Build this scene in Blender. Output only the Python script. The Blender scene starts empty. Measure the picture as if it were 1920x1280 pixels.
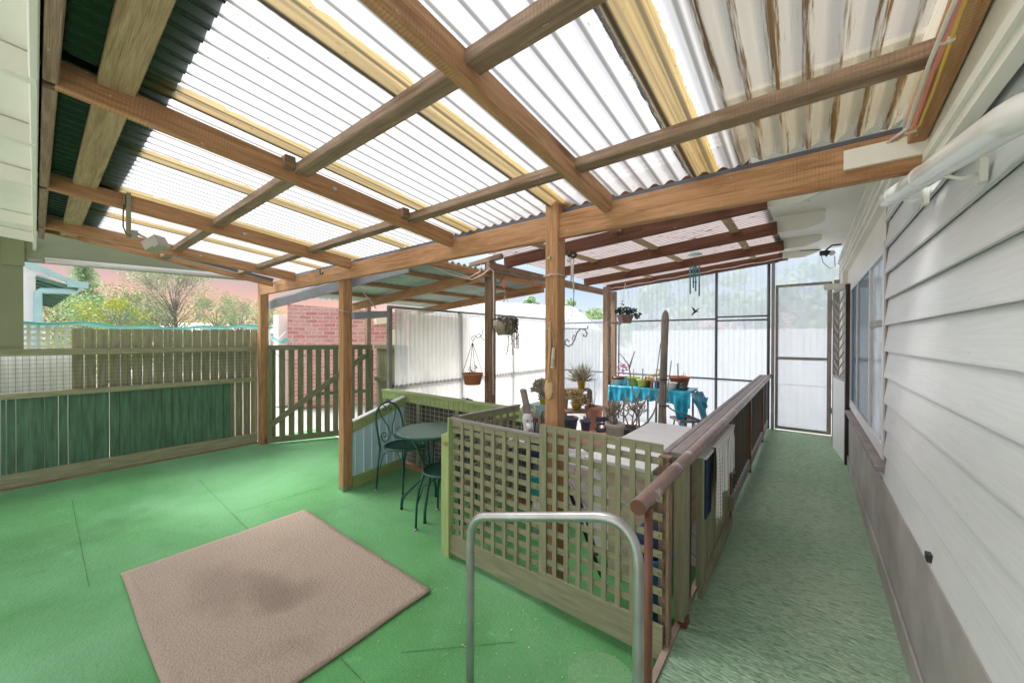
import bpy, math, random
from mathutils import Vector, Matrix
random.seed(7)
S=bpy.context.scene
# ---------------- camera ----------------
FPX,YAW,PIT,ROL=704.3,.66721,-.006423,.0023464
EYE=Vector((0,0,1.53))
_r=Vector((math.cos(YAW),math.sin(YAW),0)); _f=Vector((-math.sin(YAW),math.cos(YAW),0)); _u=Vector((0,0,1))
FW=_f*math.cos(PIT)+_u*math.sin(PIT); _u2=_u*math.cos(PIT)-_f*math.sin(PIT)
RT=_r*math.cos(ROL)+_u2*math.sin(ROL); UP=_u2*math.cos(ROL)-_r*math.sin(ROL)
cd=bpy.data.cameras.new('camera'); cam=bpy.data.objects.new('camera',cd); S.collection.objects.link(cam)
cd.sensor_width=36; cd.lens=36*FPX/1920; cd.clip_start=.05; cd.clip_end=600
cam.matrix_world=Matrix(((RT.x,UP.x,-FW.x,0),(RT.y,UP.y,-FW.y,0),(RT.z,UP.z,-FW.z,EYE.z),(0,0,0,1)))
S.camera=cam
S.render.resolution_x=1024; S.render.resolution_y=682
# ---------------- light ----------------
EXPOSURE=1.15
S.view_settings.view_transform='Standard'; S.view_settings.look='None'; S.view_settings.gamma=1
S.view_settings.exposure=EXPOSURE; S.view_settings.use_curve_mapping=False
SUN_EL,SUN_AZ=math.radians(52),math.radians(250)
w=bpy.data.worlds.new('World'); S.world=w; w.use_nodes=True
nt=w.node_tree; nt.nodes.clear()
def N(t,ty,**k):
    n=t.nodes.new(ty)
    for a,b in k.items():
        setattr(n,a,b)
    return n
out=N(nt,'ShaderNodeOutputWorld'); mixs=N(nt,'ShaderNodeMixShader')
sky=N(nt,'ShaderNodeTexSky'); sky.sky_type='NISHITA'; sky.sun_disc=False; sky.sun_elevation=SUN_EL; sky.sun_rotation=SUN_AZ
sky.air_density=1.5; sky.dust_density=4
hs=N(nt,'ShaderNodeHueSaturation'); hs.inputs['Saturation'].default_value=.25
b1=N(nt,'ShaderNodeBackground'); b1.inputs[1].default_value=.15
b2=N(nt,'ShaderNodeBackground'); b2.inputs[1].default_value=.54
tc=N(nt,'ShaderNodeTexCoord'); sp=N(nt,'ShaderNodeSeparateXYZ'); rp=N(nt,'ShaderNodeValToRGB'); fac=N(nt,'ShaderNodeMapRange')
nz=N(nt,'ShaderNodeTexNoise'); nz.inputs['Scale'].default_value=3.5; nz.inputs['Detail'].default_value=5; ad=N(nt,'ShaderNodeMath',operation='MULTIPLY_ADD'); ad.inputs[1].default_value=.11
L=nt.links.new
L(tc.outputs['Generated'],sp.inputs[0]); L(tc.outputs['Generated'],nz.inputs['Vector'])
sb=N(nt,'ShaderNodeMath',operation='SUBTRACT'); sb.inputs[1].default_value=.055
L(nz.outputs['Fac'],ad.inputs[0]); L(sp.outputs['Z'],ad.inputs[2]); L(ad.outputs[0],sb.inputs[0]); L(sb.outputs[0],rp.inputs[0])
cr=rp.color_ramp
cr.elements[0].position=0; cr.elements[0].color=(1,.76,.50,1)
cr.elements[1].position=.40; cr.elements[1].color=(.75,.85,.95,1)
for p_,c_ in ((.045,(1,.64,.40,1)),(.085,(.84,.50,.40,1)),(.125,(.60,.44,.43,1)),(.17,(.48,.41,.46,1)),(.26,(.5,.6,.7,1))):
    e=cr.elements.new(p_); e.color=c_
fac.inputs['From Min'].default_value=.16; fac.inputs['From Max'].default_value=.34
L(sp.outputs['Z'],fac.inputs['Value']); L(fac.outputs[0],mixs.inputs[0])
rp2=N(nt,'ShaderNodeValToRGB'); c2=rp2.color_ramp; c2.elements[0].position=0; c2.elements[0].color=(1,.52,.42,1); c2.elements[1].position=.3; c2.elements[1].color=(.62,.76,.9,1)
for p_,c_ in ((.035,(.98,.55,.48,1)),(.07,(.68,.76,.84,1)),(.14,(.50,.66,.84,1))):
    e=c2.elements.new(p_); e.color=c_
L(sb.outputs[0],rp2.inputs[0]); mx=N(nt,'ShaderNodeMix',data_type='RGBA'); mr_=N(nt,'ShaderNodeMapRange'); mr_.inputs['From Min'].default_value=.45; mr_.inputs['From Max'].default_value=.8
L(sp.outputs['Y'],mr_.inputs['Value']); L(mr_.outputs[0],mx.inputs[0]); L(rp.outputs[0],mx.inputs[6]); L(rp2.outputs[0],mx.inputs[7])
L(sky.outputs[0],hs.inputs['Color']); L(hs.outputs[0],b1.inputs[0]); L(mx.outputs[2],b2.inputs[0])
L(b2.outputs[0],mixs.inputs[1]); L(b1.outputs[0],mixs.inputs[2]); L(mixs.outputs[0],out.inputs[0])
sl=bpy.data.lights.new('sun','SUN'); sl.energy=2.0; sl.angle=math.radians(32); sl.color=(1,.96,.9)
so=bpy.data.objects.new('sun',sl); S.collection.objects.link(so)
# sun stands on the left (-x), high
so.rotation_euler=Vector((math.sin(SUN_AZ)*math.cos(SUN_EL),math.cos(SUN_AZ)*math.cos(SUN_EL),math.sin(SUN_EL))).to_track_quat('Z','Y').to_euler()

# ---------------- helpers ----------------
def P(u,v,X=None,Y=None,Z=None,D=None):
    d=RT*((u-960)/FPX)-UP*((v-640)/FPX)+FW
    if X is not None: t=X/d.x
    elif Y is not None: t=Y/d.y
    elif Z is not None: t=(Z-EYE.z)/d.z
    else: t=D
    return EYE+d*t
def wpos(o):
    v=Vector((0,0,0))
    while o is not None: v+=o.location; o=o.parent
    return v
def tag(o,label=None,cat=None,group=None,kind=None):
    if label:o['label']=label
    if cat:o['category']=cat
    if group:o['group']=group
    if kind:o['kind']=kind
    return o
def thing(name,label,cat,loc=(0,0,0),group=None):
    o=bpy.data.objects.new(name,None); S.collection.objects.link(o); o.location=loc; o.empty_display_size=.1
    return tag(o,label,cat,group)
class MB:
    def __init__(s): s.v=[];s.f=[];s.uv=[];s.sm=[]
    def face(s,ids,uv,sm=False): s.f.append(ids);s.uv.append(uv);s.sm.append(sm)
    def box(s,c,sx,sy,sz,ax=None):
        """box centred c; ax= 3 axis vectors"""
        c=Vector(c); a=ax or (Vector((1,0,0)),Vector((0,1,0)),Vector((0,0,1)))
        return s._hex(c,a[0]*(sx/2),a[1]*(sy/2),a[2]*(sz/2))
    def _hex(s,c,A,B,C,bv=0):
        r=random.uniform(0,60); r2=random.uniform(0,20); b=len(s.v)
        for k in (-1,1):
            for j in (-1,1):
                for i in (-1,1): s.v.append(c+A*i+B*j+C*k)
        # grain along the longest axis
        ls=[A.length,B.length,C.length]; g=ls.index(max(ls))
        F=[((0,2,3,1),2),((4,5,7,6),2),((0,1,5,4),1),((2,6,7,3),1),((0,4,6,2),0),((1,3,7,5),0)]
        loc=[(i,j,k) for k in (-1,1) for j in (-1,1) for i in (-1,1)]
        for ids,n in F:
            uv=[]
            o=[q for q in (0,1,2) if q!=n]
            if g in o: ua=g; va=[q for q in o if q!=g][0]
            else: ua,va=o
            for q in ids: uv.append((loc[q][ua]*ls[ua]+r, loc[q][va]*ls[va]+r2+n*.37))
            s.face([b+q for q in ids],uv)
        return s
    def bb(s,x0,x1,y0,y1,z0,z1): return s.box(((x0+x1)/2,(y0+y1)/2,(z0+z1)/2),abs(x1-x0),abs(y1-y0),abs(z1-z0))
    def bar(s,p0,p1,w,h,up=(0,0,1),ch=0.004):
        """rectangular stick, w sideways, h along up, chamfered"""
        p0=Vector(p0);p1=Vector(p1); d=(p1-p0); Ln=d.length
        if Ln<1e-6: return s
        d/=Ln; up=Vector(up); sd=d.cross(up)
        if sd.length<1e-4: sd=d.cross(Vector((1,0,0)))
        sd.normalize(); up=sd.cross(d).normalized()
        if w<.02 or h<.02: ch=0
        if ch<=0: return s._hex((p0+p1)/2,d*(Ln/2),sd*(w/2),up*(h/2))
        r=random.uniform(0,60); r2=random.uniform(0,20)
        a,c=w/2,h/2
        pr=[(-a+ch,-c),(a-ch,-c),(a,-c+ch),(a,c-ch),(a-ch,c),(-a+ch,c),(-a,c-ch),(-a,-c+ch)]
        b=len(s.v); n=8
        for q in (p0,p1):
            for x,z in pr: s.v.append(q+sd*x+up*z)
        acc=0
        for i in range(n):
            j=(i+1)%n; dl=math.dist(pr[i],pr[j])
            s.face([b+i,b+j,b+n+j,b+n+i],[(r,r2+acc),(r,r2+acc+dl),(r+Ln,r2+acc+dl),(r+Ln,r2+acc)]); acc+=dl
        s.face([b+i for i in reversed(range(n))],[(r+pr[i][0],r2+pr[i][1]) for i in reversed(range(n))])
        s.face([b+n+i for i in range(n)],[(r+pr[i][0],r2+pr[i][1]) for i in range(n)])
        return s
    def tube(s,pts,r,n=10,cap=True):
        pts=[Vector(p) for p in pts]; rs=r if isinstance(r,(list,tuple)) else [r]*len(pts)
        b=len(s.v); acc=random.uniform(0,30); ref=None; prev=None
        for i,p in enumerate(pts):
            t=(pts[min(i+1,len(pts)-1)]-pts[max(i-1,0)])
            if t.length<1e-9: t=Vector((0,0,1))
            t.normalize()
            if ref is None: ref=t.orthogonal().normalized()
            ref=(ref-t*ref.dot(t))
            if ref.length<1e-6: ref=t.orthogonal()
            ref.normalize(); bi=t.cross(ref)
            for k in range(n):
                a=2*math.pi*k/n; s.v.append(p+(ref*math.cos(a)+bi*math.sin(a))*rs[i])
        for i in range(len(pts)-1):
            L_=(pts[i+1]-pts[i]).length
            for k in range(n):
                k2=(k+1)%n; c0=rs[i]*6.28*k/n;c1=rs[i]*6.28*(k+1)/n
                s.face([b+i*n+k,b+i*n+k2,b+(i+1)*n+k2,b+(i+1)*n+k],[(acc,c0),(acc,c1),(acc+L_,c1),(acc+L_,c0)],True)
            acc+=L_
        if cap:
            for i,rev in ((0,True),(len(pts)-1,False)):
                ids=[b+i*n+k for k in range(n)]
                if rev: ids.reverse()
                s.face(ids,[(math.cos(2*math.pi*k/n)*rs[i],math.sin(2*math.pi*k/n)*rs[i]) for k in range(n)])
        return s
    def lathe(s,c,prof,n=24,ax=None,sm=True,sx=1,sy=1):
        c=Vector(c); b=len(s.v); m=len(prof)
        for r,z in prof:
            for k in range(n):
                a=2*math.pi*k/n; s.v.append(c+Vector((r*math.cos(a)*sx,r*math.sin(a)*sy,z)))
        for i in range(m-1):
            for k in range(n):
                k2=(k+1)%n
                s.face([b+i*n+k,b+i*n+k2,b+(i+1)*n+k2,b+(i+1)*n+k],[(k/n,prof[i][1]),((k+1)/n,prof[i][1]),((k+1)/n,prof[i+1][1]),(k/n,prof[i+1][1])],sm)
        for i,rev in ((0,True),(m-1,False)):
            if prof[i][0]>1e-5:
                ids=[b+i*n+k for k in range(n)]
                if rev: ids.reverse()
                s.face(ids,[(s.v[q].x,s.v[q].y) for q in ids])
        return s
    def quad(s,a,b_,c,d,uv=None):
        b=len(s.v); s.v+= [Vector(a),Vector(b_),Vector(c),Vector(d)]
        s.face([b,b+1,b+2,b+3],uv or [(q.x+q.y,q.z) for q in s.v[b:b+4]]); return s
    def prism(s,poly,th):
        """poly: list of 3d points (planar), th: thickness vector"""
        b=len(s.v); n=len(poly); th=Vector(th)
        poly=[Vector(p) for p in poly]
        s.v+=poly; s.v+=[p+th for p in poly]
        def uvof(p): return (p.x+p.y,p.z)
        s.face([b+i for i in range(n)],[uvof(p) for p in poly])
        s.face([b+n+i for i in reversed(range(n))],[uvof(poly[i]) for i in reversed(range(n))])
        for i in range(n):
            j=(i+1)%n; s.face([b+i,b+n+i,b+n+j,b+j],[uvof(poly[i]),uvof(poly[i]+th),uvof(poly[j]+th),uvof(poly[j])])
        return s
    def grid(s,fn,nu,nv,U,V,sm=True):
        b=len(s.v)
        for j in range(nv+1):
            for i in range(nu+1): s.v.append(Vector(fn(i/nu,j/nv)))
        for j in range(nv):
            for i in range(nu):
                a=b+j*(nu+1)+i
                s.face([a,a+1,a+nu+2,a+nu+1],[(U*i/nu,V*j/nv),(U*(i+1)/nu,V*j/nv),(U*(i+1)/nu,V*(j+1)/nv),(U*i/nu,V*(j+1)/nv)],sm)
        return s
    def blob(s,c,r,n=8,jit=.15):
        c=Vector(c); prof=[]
        r=Vector(r) if hasattr(r,'__len__') else Vector((r,r,r))
        b=len(s.v); m=max(4,n//2)
        for i in range(m+1):
            t=math.pi*i/m
            for k in range(n):
                a=2*math.pi*k/n; q=1+random.uniform(-jit,jit)*(0 if i in(0,m) else 1)
                s.v.append(c+Vector((r.x*math.sin(t)*math.cos(a)*q,r.y*math.sin(t)*math.sin(a)*q,r.z*math.cos(t))))
        for i in range(m):
            for k in range(n):
                k2=(k+1)%n; ids=[b+i*n+k,b+(i+1)*n+k,b+(i+1)*n+k2,b+i*n+k2]
                s.face(ids,[(s.v[q].x,s.v[q].z) for q in ids],True)
        return s
    def build(s,name,mat,parent=None,solid=0):
        me=bpy.data.meshes.new(name)
        if parent is not None: o0=wpos(parent)
        else:
            n=len(s.v); o0=Vector((sum(v.x for v in s.v)/n,sum(v.y for v in s.v)/n,min(v.z for v in s.v)))
        me.from_pydata([tuple(v-o0) for v in s.v],[],s.f)
        ul=me.uv_layers.new(name='UVMap'); k=0
        flat=[]
        for uv in s.uv:
            for q in uv: flat+= [q[0],q[1]]
        ul.data.foreach_set('uv',flat)
        me.polygons.foreach_set('use_smooth',s.sm)
        me.materials.append(mat); me.update()
        o=bpy.data.objects.new(name,me); S.collection.objects.link(o)
        if parent is not None: o.parent=parent
        else: o.location=o0
        if solid:
            m=o.modifiers.new('thickness','SOLIDIFY'); m.thickness=solid; m.offset=0
        return o

# ---------------- materials ----------------
def newmat(name):
    m=bpy.data.materials.new(name); m.use_nodes=True; t=m.node_tree; b=t.nodes['Principled BSDF']; return m,t,b
def coords(t,uv=True,sc=(1,1,1)):
    tcn=N(t,'ShaderNodeTexCoord'); mp=N(t,'ShaderNodeMapping'); mp.inputs['Scale'].default_value=sc
    t.links.new(tcn.outputs['UV' if uv else 'Object'],mp.inputs[0]); return mp.outputs[0]
def noise(t,vec,scale,detail=4,rough=.55,dist=0):
    n=N(t,'ShaderNodeTexNoise'); n.inputs['Scale'].default_value=scale; n.inputs['Detail'].default_value=detail
    n.inputs['Roughness'].default_value=rough; n.inputs['Distortion'].default_value=dist; t.links.new(vec,n.inputs['Vector']); return n.outputs['Fac']
def ramp(t,fac_,stops):
    r=N(t,'ShaderNodeValToRGB'); e=r.color_ramp.elements
    e[0].position=stops[0][0]; e[0].color=(*stops[0][1],1); e[1].position=stops[-1][0]; e[1].color=(*stops[-1][1],1)
    for p_,c_ in stops[1:-1]:
        q=e.new(p_); q.color=(*c_,1)
    t.links.new(fac_,r.inputs[0]); return r.outputs[0]
def mixc(t,f_,a,b,bl='MIX'):
    m=N(t,'ShaderNodeMix',data_type='RGBA',blend_type=bl)
    for i,x in ((0,f_),(6,a),(7,b)):
        if isinstance(x,(int,float)): m.inputs[i].default_value=x
        elif isinstance(x,tuple): m.inputs[i].default_value=(*x,1) if len(x)==3 else x
        else: t.links.new(x,m.inputs[i])
    return m.outputs[2]
def mth(t,op,a,b=0,c=0):
    m=N(t,'ShaderNodeMath',operation=op)
    for i,x in enumerate((a,b,c)):
        if isinstance(x,(int,float)): m.inputs[i].default_value=x
        else: t.links.new(x,m.inputs[i])
    return m.outputs[0]
def bump(t,b,h,st=.3,di=.01):
    n=N(t,'ShaderNodeBump'); n.inputs['Strength'].default_value=st; n.inputs['Distance'].default_value=di
    t.links.new(h,n.inputs['Height']); t.links.new(n.outputs[0],b.inputs['Normal'])
def cm(c,k): return tuple(min(1,x*k) for x in c)
def paint(name,col,rough=.5,var=.25,scale=4,st=.15,metal=0,dirt=None,dirt_amt=.0,grain=False,uv=False,spec=.5,fine=60):
    m,t,b=newmat(name)
    v=coords(t,uv or grain,(1.5,14,1) if grain else (1,1,1))
    n1=noise(t,v,scale); c=ramp(t,n1,[(.3,cm(col,1-var)),(.7,cm(col,1+var*.6))])
    if dirt:
        n2=noise(t,v,scale*2.7,6,.7); f2=N(t,'ShaderNodeMapRange'); f2.inputs['From Min'].default_value=.62-dirt_amt*.2; f2.inputs['From Max'].default_value=.70-dirt_amt*.1
        t.links.new(n2,f2.inputs['Value']); c=mixc(t,f2.outputs[0],c,dirt)
    t.links.new(c,b.inputs['Base Color']); b.inputs['Roughness'].default_value=rough; b.inputs['Metallic'].default_value=metal
    b.inputs['Specular IOR Level'].default_value=spec
    bump(t,b,noise(t,v,fine,3),st,.004); return m
def wood(name,c0,c1,c2,rough=.75,knots=True,saw=.3):
    m,t,b=newmat(name); v=coords(t,True,(1,1,1))
    v1=coords(t,True,(1.6,26,1)); v2=coords(t,True,(1.2,5,1)); v3=coords(t,True,(3,90,1))
    g=noise(t,v1,1.6,6,.6,1.2); c=ramp(t,g,[(.28,c0),(.5,c1),(.72,c2)])
    big=noise(t,v2,1.1,3); c=mixc(t,mth(t,'MULTIPLY',big,.7),c,mixc(t,.5,c,c0),'MIX')
    fi=noise(t,v3,3,3); c=mixc(t,.22,c,ramp(t,fi,[(.3,(.15,.1,.07)),(.6,(1,1,1))]),'MULTIPLY')
    if knots:
        vo=N(t,'ShaderNodeTexVoronoi'); t.links.new(coords(t,True,(1.5,6.5,1)),vo.inputs['Vector']); vo.inputs['Scale'].default_value=1.1
        f2=N(t,'ShaderNodeMapRange'); f2.inputs['From Min'].default_value=.19; f2.inputs['From Max'].default_value=.05
        t.links.new(vo.outputs['Distance'],f2.inputs['Value']); c=mixc(t,mth(t,'MULTIPLY',f2.outputs[0],.75),c,cm(c0,.35))
    wt=noise(t,coords(t,True,(.9,7,1)),1.7,6,.7,.5); f4=N(t,'ShaderNodeMapRange'); f4.inputs['From Min'].default_value=.52; f4.inputs['From Max'].default_value=.68; t.links.new(wt,f4.inputs['Value']); c=mixc(t,mth(t,'MULTIPLY',f4.outputs[0],.45),c,cm(c0,.55))
    sp_=noise(t,coords(t,True,(26,60,1)),1,2,.5); f5=N(t,'ShaderNodeMapRange'); f5.inputs['From Min'].default_value=.73; f5.inputs['From Max'].default_value=.75; t.links.new(sp_,f5.inputs['Value']); c=mixc(t,mth(t,'MULTIPLY',f5.outputs[0],.7),c,(.75,.66,.54))
    spl=noise(t,coords(t,True,(1.3,120,1)),1.3,2,.5); f6=N(t,'ShaderNodeMapRange'); f6.inputs['From Min'].default_value=.70; f6.inputs['From Max'].default_value=.73; t.links.new(spl,f6.inputs['Value']); c=mixc(t,mth(t,'MULTIPLY',f6.outputs[0],.7),c,cm(c0,.25))
    t.links.new(c,b.inputs['Base Color']); b.inputs['Roughness'].default_value=rough; b.inputs['Specular IOR Level'].default_value=.3
    wv=N(t,'ShaderNodeTexWave'); wv.bands_direction='X'; wv.inputs['Scale'].default_value=28; wv.inputs['Distortion'].default_value=2
    t.links.new(v,wv.inputs['Vector'])
    h=mth(t,'MULTIPLY_ADD',wv.outputs['Fac'],saw,fi); bump(t,b,h,.6,.004); return m
M={}
M['timber']=wood('sawn_timber',(.32,.16,.075),(.53,.29,.145),(.66,.40,.22))
M['timber_grey']=wood('weathered_timber',(.19,.125,.085),(.34,.235,.16),(.48,.35,.25))
M['timber_dark']=wood('stained_timber',(.10,.042,.025),(.16,.07,.042),(.24,.115,.07),knots=False)
M['batten_pale']=wood('pale_batten',(.30,.20,.11),(.48,.35,.20),(.60,.46,.29))
M['beige_ply']=wood('beige_boards',(.58,.47,.36),(.70,.60,.48),(.78,.69,.57),knots=False)
M['olive']=paint('olive_paint',(.275,.27,.17),.6,.25,3,.25,dirt=(.30,.30,.20),dirt_amt=.0,grain=True)
M['olive_light']=paint('light_green_paint',(.38,.48,.20),.6,.2,3,.25,grain=True)
M['darkgreen']=paint('dark_green_paint',(.085,.185,.12),.45,.5,2,.2,dirt=(.13,.10,.05),dirt_amt=-.1,grain=True)
M['olive_fence']=paint('olive_fence_paint',(.33,.325,.205),.65,.3,3,.3,dirt=(.42,.42,.30),dirt_amt=-.3,grain=True)
M['gate_green']=paint('gate_paint',(.20,.205,.12),.65,.3,3,.25,dirt=(.35,.20,.08),dirt_amt=-.4,grain=True)
M['wall_green']=paint('sage_wall_paint',(.24,.27,.16),.6,.1,2,.1)
M['white']=paint('white_weatherboard_paint',(.74,.77,.79),.42,.06,3,.12,dirt=(.42,.42,.40),dirt_amt=-.35,grain=True)
def boardpaint():
    m,t,b=newmat('painted_weatherboard'); v=coords(t,True); v0=coords(t,False)
    c=ramp(t,noise(t,coords(t,True,(.8,2,1)),1.6,4),[(.3,(.68,.71,.735)),(.7,(.76,.785,.80))])
    gr=noise(t,coords(t,True,(2.2,45,1)),2,4,.6); c=mixc(t,.16,c,ramp(t,gr,[(.35,(.55,.55,.55)),(.6,(1,1,1))]),'MULTIPLY')
    sx=N(t,'ShaderNodeSeparateXYZ'); t.links.new(v,sx.inputs[0])
    dx=mth(t,'MULTIPLY',mth(t,'SUBTRACT',mth(t,'FRACT',mth(t,'MULTIPLY',sx.outputs[0],1/.45)),.5),.45)
    dy=mth(t,'MULTIPLY',mth(t,'SUBTRACT',mth(t,'FRACT',mth(t,'MULTIPLY',mth(t,'SUBTRACT',sx.outputs[1],.69),1/.1545)),.2),.1545)
    dist=mth(t,'SQRT',mth(t,'ADD',mth(t,'MULTIPLY',dx,dx),mth(t,'MULTIPLY',dy,dy)))
    nail=mth(t,'LESS_THAN',dist,.0038); c=mixc(t,mth(t,'MULTIPLY',nail,.55),c,(.40,.38,.34))
    ch=noise(t,coords(t,True,(7,16,1)),3,6,.75); f2=N(t,'ShaderNodeMapRange'); f2.inputs['From Min'].default_value=.70; f2.inputs['From Max'].default_value=.72; t.links.new(ch,f2.inputs['Value'])
    c=mixc(t,mth(t,'MULTIPLY',f2.outputs[0],.6),c,(.42,.41,.38))
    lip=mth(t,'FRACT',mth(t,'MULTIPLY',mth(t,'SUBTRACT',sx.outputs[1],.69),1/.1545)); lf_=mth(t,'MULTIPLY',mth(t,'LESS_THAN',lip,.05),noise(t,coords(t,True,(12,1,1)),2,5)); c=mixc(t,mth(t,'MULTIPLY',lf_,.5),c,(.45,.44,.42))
    t.links.new(c,b.inputs['Base Color']); b.inputs['Roughness'].default_value=.36
    bump(t,b,mth(t,'MULTIPLY_ADD',gr,.5,mth(t,'MULTIPLY',nail,-2)),.3,.004); return m
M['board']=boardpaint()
M['cream']=paint('cream_paint',(.80,.80,.73),.5,.06,2,.1,dirt=(.45,.44,.36),dirt_amt=-.3)
M['plinth']=paint('taupe_plinth',(.37,.35,.34),.5,.3,3,.25,dirt=(.6,.58,.5),dirt_amt=-.75)
M['pvc']=paint('white_pvc',(.78,.79,.78),.22,.05,3,.03,dirt=(.4,.3,.18),dirt_amt=-.5)
M['galv']=paint('galvanised_steel',(.50,.51,.51),.36,.2,8,.2,metal=.85,dirt=(.25,.23,.2),dirt_amt=-.2)
M['steel_blue']=paint('blue_grey_steel',(.26,.28,.33),.45,.15,5,.1)
M['pipe_dark']=paint('dark_grey_pipe',(.10,.11,.13),.45,.2,6,.1)
M['pipe_grey']=paint('grey_pipe',(.33,.33,.34),.45,.15,6,.1)
M['brown_paint']=paint('brown_paint',(.17,.065,.038),.4,.25,5,.3,dirt=(.55,.5,.48),dirt_amt=-.25)
M['rail_top']=paint('worn_brown_rail',(.27,.17,.15),.28,.35,3,.25,dirt=(.55,.51,.53),dirt_amt=.35)
M['rail_board']=paint('weathered_rail_board',(.30,.27,.27),.6,.25,4,.35,grain=True,dirt=(.12,.09,.07),dirt_amt=-.1)
M['slat_dark']=paint('dark_slat_paint',(.09,.08,.06),.6,.3,4,.2,grain=True)
M['bistro']=paint('dark_green_metal',(.012,.085,.065),.28,.2,10,.05)
M['wire']=paint('dark_wire',(.10,.105,.09),.5,.2,20,.05)
M['wire_light']=paint('pale_wire',(.42,.45,.38),.5,.2,20,.05)
M['black']=paint('black_metal',(.02,.02,.022),.4,.2,10,.05)
M['grey_dark']=paint('dark_mulch_board',(.085,.075,.07),.7,.3,4,.2)
M['rope']=paint('beige_rope',(.55,.50,.42),.8,.2,60,.4)
M['cable_white']=paint('white_cable',(.75,.72,.66),.4,.05,5,.02)
M['cable_pink']=paint('pink_cable',(.75,.28,.25),.4,.05,5,.02)
M['cable_yellow']=paint('yellow_cable',(.75,.50,.10),.4,.05,5,.02)
M['terracotta']=paint('terracotta',(.55,.19,.09),.6,.15,8,.1)
M['terra_pink']=paint('pale_terracotta',(.62,.33,.25),.65,.15,8,.1)
M['pot_yellow']=paint('yellow_glaze',(.72,.55,.07),.3,.12,8,.05)
M['pot_lime']=paint('lime_glaze',(.50,.56,.12),.35,.12,8,.05)
M['pot_cream']=paint('cream_plastic',(.62,.57,.50),.4,.08,8,.05)
M['pot_grey']=paint('slate_plastic',(.085,.115,.15),.35,.15,8,.05)
M['pot_blue']=paint('blue_glaze',(.10,.14,.26),.3,.3,20,.05)
M['pot_white']=paint('white_glaze',(.80,.81,.80),.6,.06,8,.03)
M['pot_brown']=paint('brown_glaze',(.14,.07,.045),.35,.3,30,.1)
M['pot_black']=paint('black_plastic',(.03,.033,.04),.35,.2,8,.05)
M['wicker']=paint('wicker',(.42,.36,.29),.8,.4,40,.8)
M['litter']=paint('dry_leaf_bits',(.55,.48,.30),.8,.6,40,.1)
M['plastic_violet']=paint('mauve_brown_plastic',(.22,.15,.15),.45,.1,8,.05)
M['soil']=paint('potting_soil',(.06,.045,.03),.95,.4,30,.6)
M['leaf']=paint('green_leaf',(.07,.15,.05),.5,.5,6,.1)
M['leaf_dark']=paint('dark_green_leaf',(.035,.09,.045),.5,.5,6,.1)
M['leaf_grey']=paint('dry_dark_stems',(.07,.065,.05),.7,.5,6,.1)
M['succulent']=paint('pink_green_succulent',(.46,.44,.36),.5,.55,14,.1)
M['succulent_y']=paint('yellow_green_succulent',(.60,.50,.24),.5,.45,14,.1)
M['cactus']=paint('grey_cactus',(.28,.26,.23),.8,.3,6,.5,fine=120)
M['cactus_fuzzy']=paint('furry_cactus',(.36,.32,.30),.95,.3,10,1,fine=150)
M['branch']=paint('grey_branch',(.44,.385,.33),.8,.4,12,.4)
M['orchid']=paint('pink_orchid',(.55,.22,.42),.5,.5,30,.05)
M['flower_y']=paint('yellow_petals',(.75,.52,.12),.5,.4,30,.05)
M['statue']=paint('blue_grey_stone',(.10,.125,.16),.6,.35,14,.3)
M['ceramic']=paint('white_ceramic',(.75,.76,.78),.25,.05,6,.03)
M['red']=paint('red_paint',(.55,.06,.05),.4,.1,6,.03)
M['teal']=paint('teal_plastic',(.03,.35,.33),.4,.1,6,.03)
M['teal_pale']=paint('pale_teal_paint',(.38,.62,.62),.45,.12,4,.05)
M['chime']=paint('turquoise_tube',(.02,.30,.34),.3,.2,6,.03,metal=.4)
M['navy']=paint('navy_fabric',(.02,.05,.12),.8,.3,10,.3)
M['blue_tub']=paint('blue_plastic_tub',(.03,.20,.42),.35,.15,6,.05)
M['brushwood']=paint('pale_beech',(.62,.40,.21),.5,.12,6,.1,grain=True)
M['bristle']=paint('pale_bristles',(.60,.55,.47),.9,.3,60,.6)
M['box_grey']=paint('grey_beige_housing',(.45,.43,.38),.45,.1,8,.03)
M['tube_white']=paint('fluorescent_tube_cover',(.60,.58,.54),.3,.08,6,.02)
M['white_wood']=paint('white_washed_boards',(.72,.74,.76),.5,.08,3,.2,grain=True,dirt=(.5,.5,.5),dirt_amt=-.3)
M['house_white']=paint('neighbour_white_paint',(.80,.82,.82),.5,.04,2,.05)
M['neigh_roof']=paint('neighbour_white_roof',(.78,.80,.82),.5,.06,2,.05)
M['neigh_cream']=paint('neighbour_cream_wall',(.72,.68,.48),.6,.06,2,.05)
M['ply_dark']=paint('dark_frame_brown',(.035,.022,.02),.35,.2,6,.05)
M['brass']=paint('brass_fitting',(.45,.34,.15),.35,.2,12,.05,metal=.8)
M['frame_green_grey']=paint('grey_green_frame',(.30,.29,.27),.5,.2,6,.1)
M['shade_tarp']=paint('aqua_shade_cloth',(.16,.62,.62),.6,.15,6,.1)
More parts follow.
